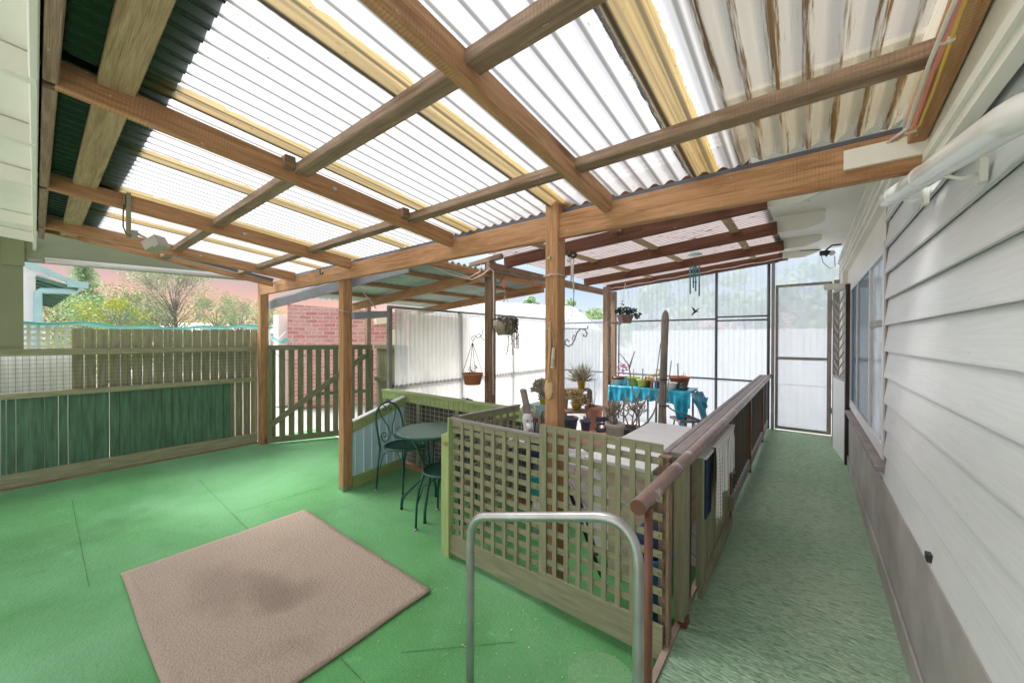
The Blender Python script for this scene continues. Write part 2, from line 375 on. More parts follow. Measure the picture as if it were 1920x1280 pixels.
# blue ribbed panel
M['blue_panel']=paint('pale_blue_sheet',(.60,.84,.98),.5,.05,3,.05,dirt=(.25,.4,.5),dirt_amt=-.5)
def carpet(name,col,sc,st,stretch=(1,1,1),var=.25,stain=None,patch=None,blobs=None):
    m,t,b=newmat(name); v=coords(t,False,stretch); v0=coords(t,False)
    c=ramp(t,noise(t,v0,1.1,5,.6),[(.3,cm(col,1-var)),(.7,cm(col,1+var))])
    c=mixc(t,.35,c,ramp(t,noise(t,v0,130,2,.7),[(.35,(.35,.35,.35)),(.6,(1,1,1))]),'MULTIPLY')
    if stain:
        n=noise(t,v0,2.2,3,.5); f2=N(t,'ShaderNodeMapRange'); f2.inputs['From Min'].default_value=.60; f2.inputs['From Max'].default_value=.8
        t.links.new(n,f2.inputs['Value']); c=mixc(t,mth(t,'MULTIPLY',f2.outputs[0],.55),c,stain)
    if patch:
        n=noise(t,v0,.7,4,.55,.6); f2=N(t,'ShaderNodeMapRange'); f2.inputs['From Min'].default_value=.42; f2.inputs['From Max'].default_value=.66
        t.links.new(n,f2.inputs['Value']); c=mixc(t,mth(t,'MULTIPLY',f2.outputs[0],.6),c,patch)
    if blobs:
        sx=N(t,'ShaderNodeSeparateXYZ'); t.links.new(v0,sx.inputs[0]); wn=noise(t,v0,3.5,5,.6)
        for (bx,by,ra,rb,st_) in blobs:
            dx=mth(t,'MULTIPLY',mth(t,'SUBTRACT',sx.outputs[0],bx),1/ra); dy=mth(t,'MULTIPLY',mth(t,'SUBTRACT',sx.outputs[1],by),1/rb)
            d_=mth(t,'SQRT',mth(t,'ADD',mth(t,'MULTIPLY',dx,dx),mth(t,'MULTIPLY',dy,dy))); d_=mth(t,'MULTIPLY_ADD',wn,1.3,mth(t,'SUBTRACT',d_,.65))
            f3=N(t,'ShaderNodeMapRange'); f3.inputs['From Min'].default_value=1.15; f3.inputs['From Max'].default_value=.35; f3.inputs['To Max'].default_value=st_; t.links.new(d_,f3.inputs['Value']); c=mixc(t,f3.outputs[0],c,stain)
    if patch:
        for (q0,q1,sc_,k_,dc) in ((.60,.74,3.2,.45,cm(col,.55)),(.62,.72,9,.35,cm(col,1.7)),(.70,.73,55,.6,(.45,.42,.30))):
            n3=noise(t,v0,sc_,6,.7,.4); f3=N(t,'ShaderNodeMapRange'); f3.inputs['From Min'].default_value=q0; f3.inputs['From Max'].default_value=q1; t.links.new(n3,f3.inputs['Value']); c=mixc(t,mth(t,'MULTIPLY',f3.outputs[0],k_),c,dc)
    t.links.new(c,b.inputs['Base Color']); b.inputs['Roughness'].default_value=.95; b.inputs['Specular IOR Level'].default_value=.1
    b.inputs['Sheen Weight'].default_value=.15
    h=mth(t,'MULTIPLY_ADD',noise(t,v,sc,3,.6),1.0,mth(t,'MULTIPLY',noise(t,v0,160,2),.4)); bump(t,b,h,st,.02); return m
M['carpet']=carpet('green_outdoor_carpet',(.12,.37,.13),45,.4,patch=(.23,.50,.28))
M['rug']=carpet('beige_rug_pile',(.52,.41,.335),70,.7,stain=(.27,.20,.165),var=.08,blobs=((.08,-.05,.30,.13,.75),(-.15,-.22,.38,.16,.45),(.25,.02,.14,.22,.5)))
# ribbed walkway matting: ripples run across the walkway
def walkmat():
    m,t,b=newmat('ribbed_green_matting'); v0=coords(t,False); v=coords(t,False,(20,85,1)); vb=coords(t,False,(2,14,1))
    c=ramp(t,noise(t,v0,1.3,4),[(.3,(.47,.70,.50)),(.7,(.60,.77,.57))])
    r=noise(t,v,1,3,.6,.8); r2=noise(t,vb,1.5,2)
    c=mixc(t,.6,c,ramp(t,r,[(.34,(.25,.30,.24)),(.52,(1,1,1))]),'MULTIPLY')
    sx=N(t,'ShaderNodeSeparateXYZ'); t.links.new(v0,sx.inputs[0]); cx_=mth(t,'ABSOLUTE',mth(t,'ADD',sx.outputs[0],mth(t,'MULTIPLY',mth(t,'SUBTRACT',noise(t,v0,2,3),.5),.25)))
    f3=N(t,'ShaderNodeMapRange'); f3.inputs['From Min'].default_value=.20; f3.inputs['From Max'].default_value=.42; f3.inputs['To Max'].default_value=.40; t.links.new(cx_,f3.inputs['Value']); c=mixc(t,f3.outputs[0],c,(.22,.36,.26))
    n3=noise(t,v0,38,4,.7); f3=N(t,'ShaderNodeMapRange'); f3.inputs['From Min'].default_value=.72; f3.inputs['From Max'].default_value=.74; t.links.new(n3,f3.inputs['Value']); c=mixc(t,f3.outputs[0],c,(.7,.68,.58))
    t.links.new(c,b.inputs['Base Color']); b.inputs['Roughness'].default_value=.9; b.inputs['Specular IOR Level'].default_value=.15
    bump(t,b,mth(t,'MULTIPLY_ADD',r,1.0,mth(t,'MULTIPLY',r2,.5)),1.0,.03); return m
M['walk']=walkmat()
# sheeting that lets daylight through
def sheet(name,col,transp,dirt_shade_col,dirt_lo,dirt_hi,band=None,pitch=.076,gloss=.12,tcol=(1,1,1),valley=.0,spots=0,streak=False,backdiff=.15,trough_shade=.0):
    m,t,b=newmat(name); t.nodes.remove(b); o=t.nodes['Material Output']
    v=coords(t,True); sx=N(t,'ShaderNodeSeparateXYZ'); t.links.new(v,sx.inputs[0])
    c=ramp(t,noise(t,coords(t,True,(6,1,1)),1.4,4),[(.3,cm(col,.88)),(.7,col)])
    bandf=None
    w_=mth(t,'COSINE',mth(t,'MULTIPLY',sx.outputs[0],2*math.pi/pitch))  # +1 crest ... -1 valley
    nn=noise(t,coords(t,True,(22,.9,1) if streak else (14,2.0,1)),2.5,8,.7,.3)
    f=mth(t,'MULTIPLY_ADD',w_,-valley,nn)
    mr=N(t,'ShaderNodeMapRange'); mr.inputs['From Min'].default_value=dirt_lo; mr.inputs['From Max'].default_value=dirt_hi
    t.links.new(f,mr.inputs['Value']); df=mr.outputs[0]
    if trough_shade:  # corrugation shading painted into the colour as a dark line per trough
        mr3=N(t,'ShaderNodeMapRange'); mr3.inputs['From Min'].default_value=.58; mr3.inputs['From Max'].default_value=.95; mr3.inputs['To Max'].default_value=trough_shade
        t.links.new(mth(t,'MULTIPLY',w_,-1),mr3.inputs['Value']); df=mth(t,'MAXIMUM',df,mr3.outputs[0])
    if spots:
        s1=noise(t,coords(t,True,(26,9,1)),2.0,5,.7); mr2=N(t,'ShaderNodeMapRange'); mr2.inputs['From Min'].default_value=.70-.04*spots; mr2.inputs['From Max'].default_value=.72
        t.links.new(s1,mr2.inputs['Value']); df=mth(t,'MAXIMUM',df,mr2.outputs[0])
    if band:
        b0,b1_,bc=band
        g=noise(t,coords(t,True,(30,5,1)),1.5,4,.7)
        e=mth(t,'MULTIPLY_ADD',g,.035,sx.outputs[0])
        g1=mth(t,'GREATER_THAN',e,b0+.025); g2=mth(t,'LESS_THAN',e,b1_+.025); gb=mth(t,'MULTIPLY',g1,g2)
        stripes=ramp(t,noise(t,coords(t,True,(60,.8,1)),2,3),[(.3,cm(bc,.45)),(.6,bc)])
        c=mixc(t,gb,c,stripes); bandf=gb
        dk=mth(t,'MULTIPLY',mth(t,'COMPARE',e,b0+.030,.009),mth(t,'GREATER_THAN',g,.42)); df=mth(t,'MAXIMUM',df,dk)
    c=mixc(t,df,c,dirt_shade_col)  # one dark colour for real dirt and the painted trough shading
    tr=N(t,'ShaderNodeBsdfTranslucent'); di=N(t,'ShaderNodeBsdfDiffuse'); tp=N(t,'ShaderNodeBsdfTransparent'); gl=N(t,'ShaderNodeBsdfGlossy')
    t.links.new(c,tr.inputs[0]); t.links.new(c,di.inputs[0]); tp.inputs[0].default_value=(*tcol,1); gl.inputs['Roughness'].default_value=.15
    m1=N(t,'ShaderNodeMixShader'); m1.inputs[0].default_value=backdiff; t.links.new(tr.outputs[0],m1.inputs[1]); t.links.new(di.outputs[0],m1.inputs[2])
    tf_=mth(t,'MULTIPLY_ADD',df,-transp,transp)
    if bandf is not None: tf_=mth(t,'MULTIPLY',tf_,mth(t,'MULTIPLY_ADD',bandf,-.75,1.0))
    m2=N(t,'ShaderNodeMixShader'); t.links.new(tf_,m2.inputs[0]); t.links.new(m1.outputs[0],m2.inputs[1]); t.links.new(tp.outputs[0],m2.inputs[2])
    m3=N(t,'ShaderNodeMixShader'); m3.inputs[0].default_value=gloss; t.links.new(m2.outputs[0],m3.inputs[1]); t.links.new(gl.outputs[0],m3.inputs[2])
    fr=N(t,'ShaderNodeFresnel'); fr.inputs[0].default_value=1.4; t.links.new(mth(t,'MULTIPLY_ADD',fr.outputs[0],.6,gloss*.2),m3.inputs[0])
    t.links.new(m3.outputs[0],o.inputs[0]); return m
GOLD=(.40,.28,.10)
M['opal']=sheet('opal_roof_sheet',(.50,.50,.51),.34,(.05,.045,.035),.62,.80,band=(.0,.13,GOLD),spots=2.2,trough_shade=.80,valley=.05,streak=True)
M['clear_dirty']=sheet('clear_dirty_roof_sheet',(.23,.20,.135),.26,(.07,.042,.014),.55,.66,valley=.12,spots=.5,gloss=.5,streak=True,tcol=(.9,.9,.92),backdiff=.3)
M['brown_sheet']=sheet('bronze_roof_sheet',(.40,.355,.345),.16,(.08,.035,.025),.56,.66,tcol=(.8,.74,.74),spots=1.6,trough_shade=.97,pitch=.075)
M['screen']=sheet('clear_wall_sheet',(.78,.88,1),.27,(.45,.47,.50),.74,.95,spots=0,gloss=.25,trough_shade=.25)
M['screen_cream']=sheet('aged_clear_wall_sheet',(.95,.96,.97),.22,(.55,.55,.50),.74,.95,gloss=.25,trough_shade=.45)
M['green_iron']=paint('dark_green_iron',(.010,.026,.016),.16,.3,4,.05,uv=True)
M['pale_iron']=paint('pale_green_iron',(.46,.56,.52),.4,.15,4,.05,uv=True)
def glassmat(name,col):
    m,t,b=newmat(name); t.links.new(ramp(t,noise(t,coords(t,False),3,3),[(.3,cm(col,.6)),(.7,cm(col,1.5))]),b.inputs['Base Color'])
    b.inputs['Roughness'].default_value=.2; b.inputs['Specular IOR Level'].default_value=.08; return m
M['glass']=glassmat('dark_blue_window_glass',(.015,.07,.13)); M['glass_pale']=glassmat('pale_reflecting_glass',(.45,.52,.60))
def fly():
    m,t,b=newmat('fly_mesh'); v=coords(t,True); sx=N(t,'ShaderNodeSeparateXYZ'); t.links.new(v,sx.inputs[0])
    a=mth(t,'LESS_THAN',mth(t,'FRACT',mth(t,'MULTIPLY',sx.outputs[0],1/.012)),.22); c=mth(t,'LESS_THAN',mth(t,'FRACT',mth(t,'MULTIPLY',sx.outputs[1],1/.012)),.22)
    b.inputs['Base Color'].default_value=(.4,.42,.45,1); t.links.new(mth(t,'MULTIPLY',mth(t,'MAXIMUM',a,c),.55),b.inputs['Alpha']); return m
M['fly']=fly()
def brickmat():
    m,t,b=newmat('red_brick'); br=N(t,'ShaderNodeTexBrick'); v=coords(t,True); nv=N(t,'ShaderNodeTexNoise'); nv.inputs['Scale'].default_value=9
    t.links.new(v,nv.inputs['Vector']); t.links.new(mixc(t,.035,v,nv.outputs['Color'],'ADD'),br.inputs['Vector'])
    br.inputs['Color1'].default_value=(.60,.24,.21,1); br.inputs['Color2'].default_value=(.74,.40,.36,1); br.inputs['Mortar'].default_value=(.66,.56,.52,1)
    br.inputs['Scale'].default_value=1; br.inputs['Brick Width'].default_value=.24; br.inputs['Row Height'].default_value=.086; br.inputs['Mortar Size'].default_value=.010; br.inputs['Mortar Smooth'].default_value=.3
    c=mixc(t,.5,br.outputs['Color'],ramp(t,noise(t,v,18,4,.7),[(.3,(.5,.5,.5)),(.65,(1,1,1))]),'MULTIPLY')
    t.links.new(c,b.inputs['Base Color']); b.inputs['Roughness'].default_value=.9; bump(t,b,br.outputs['Fac'],-.6,.01); return m
M['brick']=brickmat()
def foliage(name,col,var=.7):
    m,t,b=newmat(name); v=coords(t,False); c=ramp(t,noise(t,v,1.4,3),[(.3,cm(col,1-var*.6)),(.7,cm(col,1+var))])
    t.links.new(c,b.inputs['Base Color']); b.inputs['Roughness'].default_value=.6
    b.inputs['Transmission Weight'].default_value=0
    return m
M['f_mid']=foliage('mid_green_leaves',(.27,.40,.17)); M['f_conifer']=foliage('blue_green_needles',(.32,.46,.26)); M['f_yellow']=foliage('yellow_green_leaves',(.42,.46,.05),.4)
M['f_sparse']=foliage('pale_sparse_leaves',(.36,.44,.26)); M['bark']=paint('grey_bark',(.33,.29,.28),.9,.3,8,.5)
M['paving']=paint('pale_concrete',(.48,.46,.43),.85,.15,1.2,.2,dirt=(.3,.28,.25),dirt_amt=-.2)
M['pavers']=brickmat(); M['pavers'].name='pale_pavers'
for n_ in M['pavers'].node_tree.nodes:
    if n_.type=='TEX_BRICK':
        n_.inputs['Color1'].default_value=(.74,.70,.68,1); n_.inputs['Color2'].default_value=(.80,.76,.74,1); n_.inputs['Mortar'].default_value=(.42,.38,.36,1)

# ================= SETTING =================
def struct(o): return tag(o,kind='structure')
g=MB(); g.quad((-120,-120,-.03),(120,-120,-.03),(120,160,-.03),(-120,160,-.03)); struct(g.build('ground',M['paving']))
# carpeted patio floor, rising slightly towards the fence
g=MB()
def ff(i,j):
    x=-6.1+i*(6.0); y=-1.2+j*3.95; z=.0 if x>-3.6 else .1*(-3.6-x)/2.35
    return (x,y,z)
g.grid(ff,24,6,6.0,3.95,False); fl=struct(g.build('floor',M['carpet']))
g=MB()
for a,b_ in (((-5.0,1.05),(-3.45,1.05)),((-5.2,.2),(-3.45,.2)),((-3.3,1.48),(-3.3,2.4)),((-3.9,1.05),(-3.9,2.2)),((-1.75,.9),(-.55,.9)),((-1.55,1.1),(-1.15,1.5))):
    for k in range(6):
        t0,t1=k/6,(k+random.uniform(.9,1))/6
        p=Vector((*a,0)).lerp(Vector((*b_,0)),t0);q=Vector((*a,0)).lerp(Vector((*b_,0)),t1)
        if p.x<-3.6: p.z=.1*(-3.6-p.x)/2.35
        if q.x<-3.6: q.z=.1*(-3.6-q.x)/2.35
        p.z+=.003;q.z+=.003
        s_=(q-p).cross(Vector((0,0,1))).normalized()*.0016
        g.quad(p-s_,q-s_,q+s_,p+s_)
M['seam']=paint('carpet_seam_green',(.06,.19,.08),.95,.3,20,.1)
struct(g.build('carpet_seam',M['seam'],fl))
g=MB(); c_=P(1128,1272,Z=.004); g.prism([c_+Vector((.15*math.cos(k*math.pi/24),.15*math.sin(k*math.pi/24),.0)) for k in range(48)],(0,0,-.003)); M['mark']=carpet('worn_round_patch',(.20,.43,.21),45,.25); struct(g.build('round_mark',M['mark'],fl))
# inner courtyard floor
g=MB(); g.quad((-4.6,2.75,.0),(-.52,2.75,.0),(-.52,6.95,.0),(-4.6,6.95,.0)); struct(g.build('courtyard_floor',M['pavers']))
# walkway deck
def dz(y): return .08+.0145*max(0,y)
g=MB(); g.grid(lambda i,j:(-.487+i*(.85),-.8+j*7.7,dz(-.8+j*7.7)),6,60,.85,7.7,True)
wk=struct(g.build('walkway',M['walk']))
g=MB(); g.prism([(-.515,-.8,.0),(-.515,6.9,.0),(-.515,6.9,dz(6.9)+.004),(-.515,-.8,dz(-.8)+.004)],(.027,0,0)); M['edge']=paint('faded_pink_brown_paint',(.42,.31,.26),.7,.25,6,.3); struct(g.build('walkway_edge_board',M['edge'],wk))
# rug
g=MB()
rn=[(-3.47,.335),(-1.75,.335),(-1.782,1.476),(-3.498,1.477)]
def rugf(i,j):
    a=Vector(rn[0]).lerp(Vector(rn[1]),i);b_=Vector(rn[3]).lerp(Vector(rn[2]),i);p=a.lerp(b_,j)
    w_=.003*math.sin(9*i)+.003*math.sin(7*j+1)
    return (p.x+.002*math.sin(14*j),p.y+.002*math.sin(11*i),.012+w_*.3)
g.grid(rugf,40,30,1.7,1.15,True)
rg=g.build('rug',M['rug'],None,.012); tag(rg,'square beige rug with a dark stain lying on the green carpet','rug')

# ================= PATIO ROOF =================
def zr(y): return 2.195+.105*(1.86-y)      # underside of rafters
roof=thing('patio_roof','open timber patio roof with translucent corrugated sheets over the green carpet','roof',(-1.1,1.9,0))
def corr(name,p0,du,dv,nu_pitch,pitch,amp,mat,parent,steps=10,nv=2,sag=0,thick=0):
    """p0 corner, du unit dir across corrugations, dv full vector along them"""
    p0=Vector(p0);du=Vector(du).normalized();dv=Vector(dv); nrm=du.cross(dv).normalized()
    if nrm.z<0 and abs(nrm.z)>.3: nrm=-nrm
    W_=nu_pitch*pitch; g=MB()
    g.grid(lambda i,j:p0+du*(i*W_)+dv*j+nrm*(amp*math.cos(2*math.pi*i*nu_pitch)),int(nu_pitch*steps),nv,W_,dv.length,True)
    return g.build(name,mat,parent,thick)
def beam(name,p0,p1,w_,h_,mat,parent,up=(0,0,1)): g=MB(); g.bar(p0,p1,w_,h_,up); return g.build(name,mat,parent)
# main beam, posts
beam('beam',(-5.78,1.885,2.18),(.32,1.885,2.18),.045,.142,M['timber'],roof)
def post(x,y,z0,z1,w_=.09,mat='timber',par=None,name='post'):
    return beam(name,(x,y,z0),(x,y,z1),w_,w_,M[mat],par,(0,1,0))
post(-1.17,1.895,-.01,2.41,.086,par=roof); post(-3.68,1.945,-.01,2.28,.095,par=roof); post(-5.85,1.93,.07,2.31,.10,par=roof)
g=MB(); g.bb(-3.70,-3.64,1.893,1.897,.0,.06); g.bb(-3.635,-3.632,1.92,1.99,0,.05); g.build('base_bracket',M['galv'],roof)
RX=[-.83,-2.03,-3.44,-4.68]
for x,y0 in ((-.83,-.9),(-2.03,.05),(-3.44,.05),(-4.68,.05)):
    h=.095; beam('rafter',(x,y0,zr(y0)+h/2),(x,1.862,zr(1.862)+h/2),.045,h,M['timber'],roof)
# ledger on the house at the right and at the back left
beam('ledger',(.285,-.9,zr(-.9)+.055),(.285,1.862,zr(1.862)+.055),.045,.11,M['timber'],roof)
for a,b_ in ((-.80,-.05),(-2.0,-.86),(-3.41,-2.06),(-4.65,-3.47),(-5.25,-4.71)):
    beam('ledger',(a,.035,zr(.035)+.06),(b_,.035,zr(.035)+.06),.035,.12,M['timber_grey'],roof)
# battens between rafters
cuts=[.308,-.83,-2.03,-3.44,-4.68,-5.24]
for y in (.83,1.50):
    for a,b_ in zip(cuts[:-1],cuts[1:]):
        o_=random.uniform(-.01,.01)
        beam('batten',(a-.023,y+o_,zr(y)+.070+o_*.5),(b_+.023,y+o_*.5,zr(y)+.070),.072,.045,M['timber_grey'],roof)
for a,b_ in zip(cuts[1:-1],cuts[2:]):
    beam('batten',(a-.023,.19,zr(.19)+.085),(b_+.023,.19,zr(.19)+.085),.10,.03,M['batten_pale'],roof)
# short blocks seen above the rafters
for x,y in ((-2.03,.80),(-2.03,1.47)):
    beam('block',(x-.05,y-.03,zr(y)+.082),(x+.05,y-.03,zr(y)+.082),.05,.06,M['timber_grey'],roof)
zs=lambda y: zr(y)+.112
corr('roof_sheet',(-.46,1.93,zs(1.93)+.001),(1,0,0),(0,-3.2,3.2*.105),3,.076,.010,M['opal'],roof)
x=-.38; k=0
while x>-4.6:
    x0=x-.76; ln_=3.2 if x0>-1.2 else 1.72
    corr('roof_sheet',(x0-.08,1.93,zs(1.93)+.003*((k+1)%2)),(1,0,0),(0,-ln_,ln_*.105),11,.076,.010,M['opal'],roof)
    x=x0; k+=1
corr('roof_sheet',(-.27,1.925,zs(1.925)+.006),(1,0,0),(0,-3.2,3.2*.105),8,.076,.013,M['clear_dirty'],roof,14)
roof.children[-1]['label']='clear sheet with brown mould streaks beside the house wall'
corr('roof_sheet',(-5.28,.335,zs(.335)+.012),(1,0,0),(0,-.6,.6*.105),55,.076,.010,M['green_iron'],roof,10,1)
# barge board and gutter along the fence side
a=P(110,442,X=-5.25); b_=P(480,530,X=-5.25); b_=b_+(b_-a)*.12; a=a-(b_-a)*.08
beam('barge_board',a+Vector((0,0,.03)),b_+Vector((0,0,.03)),.03,.06,M['timber'],roof)
beam('gutter',a+Vector((-.01,.2,.07)),b_+Vector((-.01,0,.085)),.05,.035,M['pipe_dark'],roof)
g=MB()
for (x,y,z) in ((-1.17,1.845,2.0),(-1.17,1.845,1.9),(-3.68,1.89,2.2)): g=MB(); g.tube([(x-.01,y+.005,z),(x-.01,y-.006,z)],.009,8); g.build('bolt_head',M['galv'],roof)
for x in (-2.03,-3.44,-4.68):
    for y in (1.0,1.5): g=MB(); g.tube([(x+.022,y,zr(y)+.05),(x+.030,y,zr(y)+.05)],.011,8); g.build('bolt_head',M['galv'],roof)
beam('nogging',(-5.73,1.93,2.19),(-3.74,1.93,2.21),.03,.05,M['steel_blue'],roof)

# ================= REAR ROOF (bronze sheets) =================
rear=thing('rear_roof','low lean-to roof of bronze corrugated sheets on dark stained rafters above the potted plants','roof',(-2.65,3.1,0))
def rr(x,y):  # underside of rafters
    t=(y-3.3)/3.6; zl=2.333+t*.128; zrr=2.475+t*.225; xl=-2.65-.37*t
    s_=(x-xl)/(-.3-xl); return zl+(zrr-zl)*s_
def xl(y): return -2.65-.37*(y-3.3)/3.6
for y in (3.3,4.45,5.7,6.86):
    beam('rafter',(xl(y)-.05,y,rr(xl(y),y)+.06),(-.24,y,rr(-.24,y)+.06),.045,.12,M['timber_dark'],rear)
beam('rafter',(-2.6,2.2,rr(-2.6,2.2)+.06),(-.24,2.2,rr(-.24,2.2)+.06),.045,.12,M['timber_dark'],rear)
for x in (-.55,-1.35,-2.1):
    for a,b_ in ((1.98,3.27),(3.33,4.42),(4.48,5.67),(5.73,6.83)):
        beam('purlin',(x-.03*(a-3),a,rr(x,a)+.105),(x-.03*(b_-3),b_,rr(x,b_)+.105),.07,.035,M['batten_pale'],rear)
g=MB(); n_=66
def rsf(i,j):
    y=1.98+i*4.98; xx=xl(y)-.12+j*((-.27)-(xl(y)-.12)); return (xx,y,rr(xx,y)+.145+.011*math.cos(2*math.pi*i*n_))
g.grid(rsf,n_*8,2,n_*.075,2.8,True); g.build('roof_sheet',M['brown_sheet'],rear)
beam('beam',(-2.65,2.95,2.29),(-3.05,6.9,2.42),.045,.105,M['timber_grey'],rear)
post(-2.72,3.07,0,2.37,.09,'timber_grey',rear); 
pp=P(1137,600,Y=5.6); post(pp.x,5.62,0,2.36,.095,'timber_grey',rear)
pp=P(1151,600,Y=6.8); post(pp.x,6.8,0,2.43,.085,'timber_grey',rear)
beam('beam',(-2.95,3.0,2.35),(-2.5,3.0,2.39),.05,.05,M['timber_grey'],rear)

# ================= SIDE ROOF (pale iron) =================
beam('foam_strip',(-5.2,1.915,2.275),(.26,1.915,2.268),.012,.036,M['pipe_dark'],roof)
side=thing('side_roof','low side roof of pale green corrugated iron on timber rafters beyond the patio beam','roof',(-4.3,2.9,0))
def z3(x): return 2.20+.075*(x+2.75)
corr('roof_sheet',(-2.72,4.2,z3(-2.72)+.07),(0,-1,0),(-2.5,0,-2.5*.075),27,.08,.016,M['pale_iron'],side,8,1,thick=.003)
for y in (2.85,4.02): beam('rafter',(-5.2,y,z3(-5.2)-.03),(-2.66,y,z3(-2.66)-.03),.045,.10,M['timber'],side)
for x in (-3.2,-3.9,-4.6): beam('purlin',(x,2.05,z3(x)+.035),(x,4.2,z3(x)+.035),.05,.045,M['timber'],side)
beam('fascia',(-6.0,2.03,1.99),(-2.75,2.03,2.17),.02,.115,M['steel_blue'],side)
beam('fascia',(-6.0,2.06,2.06),(-2.75,2.06,2.26),.03,.03,M['pipe_grey'],side)
beam('gutter',(-2.70,2.06,z3(-2.7)+.02),(-2.70,4.2,z3(-2.7)+.02),.03,.055,M['timber'],side)
beam('steel_channel',P(662,592,X=-3.6),P(728,589,X=-4.25),.03,.075,M['steel_blue'],side)
pp=P(690,600,Y=3.3); post(pp.x,3.3,0,2.05,.07,'timber_grey',side)

# ================= HOUSE RIGHT =================
HX=.36
house=thing('house','white weatherboard house wall with taupe plinth along the green walkway','house',(.4,3,0))
zb=[.69+.1545*i for i in range(11)]
def boards(y0,y1,zlist,mat,par):
    g=MB()
    for z0 in zlist:
        y=y0
        b=len(g.v)
        g.prism([(HX,y0,z0),(HX-.0,y1,z0),(HX+.019,y1,z0+.158),(HX+.019,y0,z0+.158)],(.012,0,0))
        # underside lip
    return g.build('weatherboards',mat,par)
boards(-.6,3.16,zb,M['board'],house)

g=MB(); g.bb(HX+.03,HX+.2,-.6,3.19,.05,2.6); g.bb(HX+.03,HX+.2,3.19,5.5,.05,.78); g.bb(HX+.03,HX+.2,3.19,5.5,2.13,2.8); g.bb(HX+.03,HX+.2,5.5,6.9,.05,2.8); g.bb(HX+.12,HX+.2,3.19,5.5,.78,2.13); g.build('wall_core',M['cream'],house)
g=MB(); g.prism([(HX-.004,-.6,.06),(HX-.004,5.55,.1),(HX-.004,5.55,.688),(HX-.004,-.6,.688)],(.02,0,0)); g.prism([(HX-.016,-.6,.08),(HX-.016,5.55,.15),(HX-.016,5.55,.27),(HX-.016,-.6,.20)],(.01,0,0)); g.build('plinth',M['plinth'],house)
# low weatherboards under the window
g=MB()
# frieze, mouldings and upper white cladding
g=MB(); g.bb(HX-.012,HX+.03,-.6,6.9,2.385,2.60); g.bb(HX-.03,HX-.012,-.6,6.9,2.42,2.45); g.bb(HX-.028,HX-.012,-.6,6.9,2.50,2.525)
g.bb(HX-.045,HX-.012,-.6,6.9,2.575,2.60); g.build('frieze',M['cream'],house)
g=MB(); g.bb(.312,.345,-.9,1.95,2.10,2.56); g.bb(.300,.312,-.9,1.862,2.13,2.16);g.build('fascia',M['cream'],house)
g=MB(); g.prism([(-.34,1.96,2.62),(.40,1.96,2.62),(.40,6.95,2.82),(-.34,6.95,2.82)],(0,0,.02)); g.build('soffit',M['cream'],house)
for y in (3.3,4.45,5.7,6.8):
    z=rr(-.24,y)+.02
    g=MB(); g.prism([(-.30,y+.03,z),(-.05,y+.03,z),(.12,y+.03,z+.06),(.12,y+.03,z+.15),(-.30,y+.03,z+.15)],(0,.045,0)); g.build('rafter_tail',M['cream'],house)
g=MB(); g.bb(.10,.312,1.845,1.861,2.155,2.225); g.build('bracket',M['cream'],house)
g=MB(); g.bb(HX+.008,HX+.045,3.162,3.188,.70,2.36); g.build('corner_board',M['rail_board'],house)
# window
wf=MB(); 
for z0,z1 in ((.80,.88),(2.06,2.13)): wf.bb(HX+.0,HX+.05,3.19,5.5,z0,z1)
for y0,y1 in ((3.19,3.25),(3.87,3.91),(4.77,4.81),(5.44,5.5)): wf.bb(HX+.001,HX+.049,y0,y1,.88,2.06)
win=wf.build('window',M['white'],house)
g=MB(); g.bb(HX+.012,HX+.022,3.91,4.77,.86,2.08); g.bb(HX+.012,HX+.022,4.81,5.44,.86,2.08); g.build('pane',M['glass'],win)
g=MB(); g.bb(HX+.014,HX+.024,3.25,3.87,.86,2.08); g.build('pane',M['glass_pale'],win)
g=MB(); g.prism([(HX-.035,3.15,.735),(HX-.035,5.5,.735),(HX-.035,5.5,.762),(HX-.035,3.15,.762)],(.085,0,.012)); g.build('sill',M['rail_board'],win)
g=MB(); g.bb(HX+.004,HX+.030,3.27,3.87,1.62,1.66); g.build('glazing_bar',M['frame_green_grey'],win)
# boards under window
g=MB()
for z0 in (.69-.1545*0,): g.prism([(HX,3.19,z0),(HX,5.5,z0),(HX+.02,5.5,z0+.06),(HX+.02,3.19,z0+.06)],(.012,0,0))
g.build('weatherboards',M['board'],house)
# open security door and doorway
da=Vector((.345,5.52,0)); db=Vector((.262,6.30,0)); dd_=(db-da).normalized(); dn=Vector((-dd_.y,dd_.x,0)); dax=(dd_,dn,Vector((0,0,1)))
g=MB(); g.box(da+Vector((0,0,1.14)),.05,.045,2.0,dax); dr=g.build('security_door',M['ply_dark'],house)
g=MB(); g.box(da.lerp(db,.53)+Vector((0,0,.61)),.74,.02,.90,dax); g.build('door_panel',M['white'],dr)
g=MB(); g.box(db+Vector((0,0,1.14)),.04,.03,2.0,dax); g.box(da.lerp(db,.53)+Vector((0,0,1.075)),.74,.028,.03,dax); g.box(da.lerp(db,.53)+Vector((0,0,2.13)),.74,.028,.03,dax); g.build('door_rails',M['pipe_grey'],dr)
g=MB()
for k in range(9):
    z=1.12+k*.11
    g.tube([da.lerp(db,t_)+dn*.0+Vector((0,0,z+dz_)) for t_,dz_ in ((.06,0),(.25,.06),(.45,0),(.65,-.06),(.85,0),(.97,.04))],.008,6)
g.build('scroll_grille',M['pipe_grey'],dr)
g=MB(); g.bb(.14,HX,5.55,5.62,2.10,2.16); g.build('door_head',M['cream'],house)
g=MB(); g.bb(HX-.02,HX+.05,6.3,6.9,.1,2.7); g.build('door_jamb',M['cream'],house)
g=MB(); q=P(1743,1044,X=HX-.0); g.box(q,.02,.035,.028); g.build('tap_stub',M['black'],house)

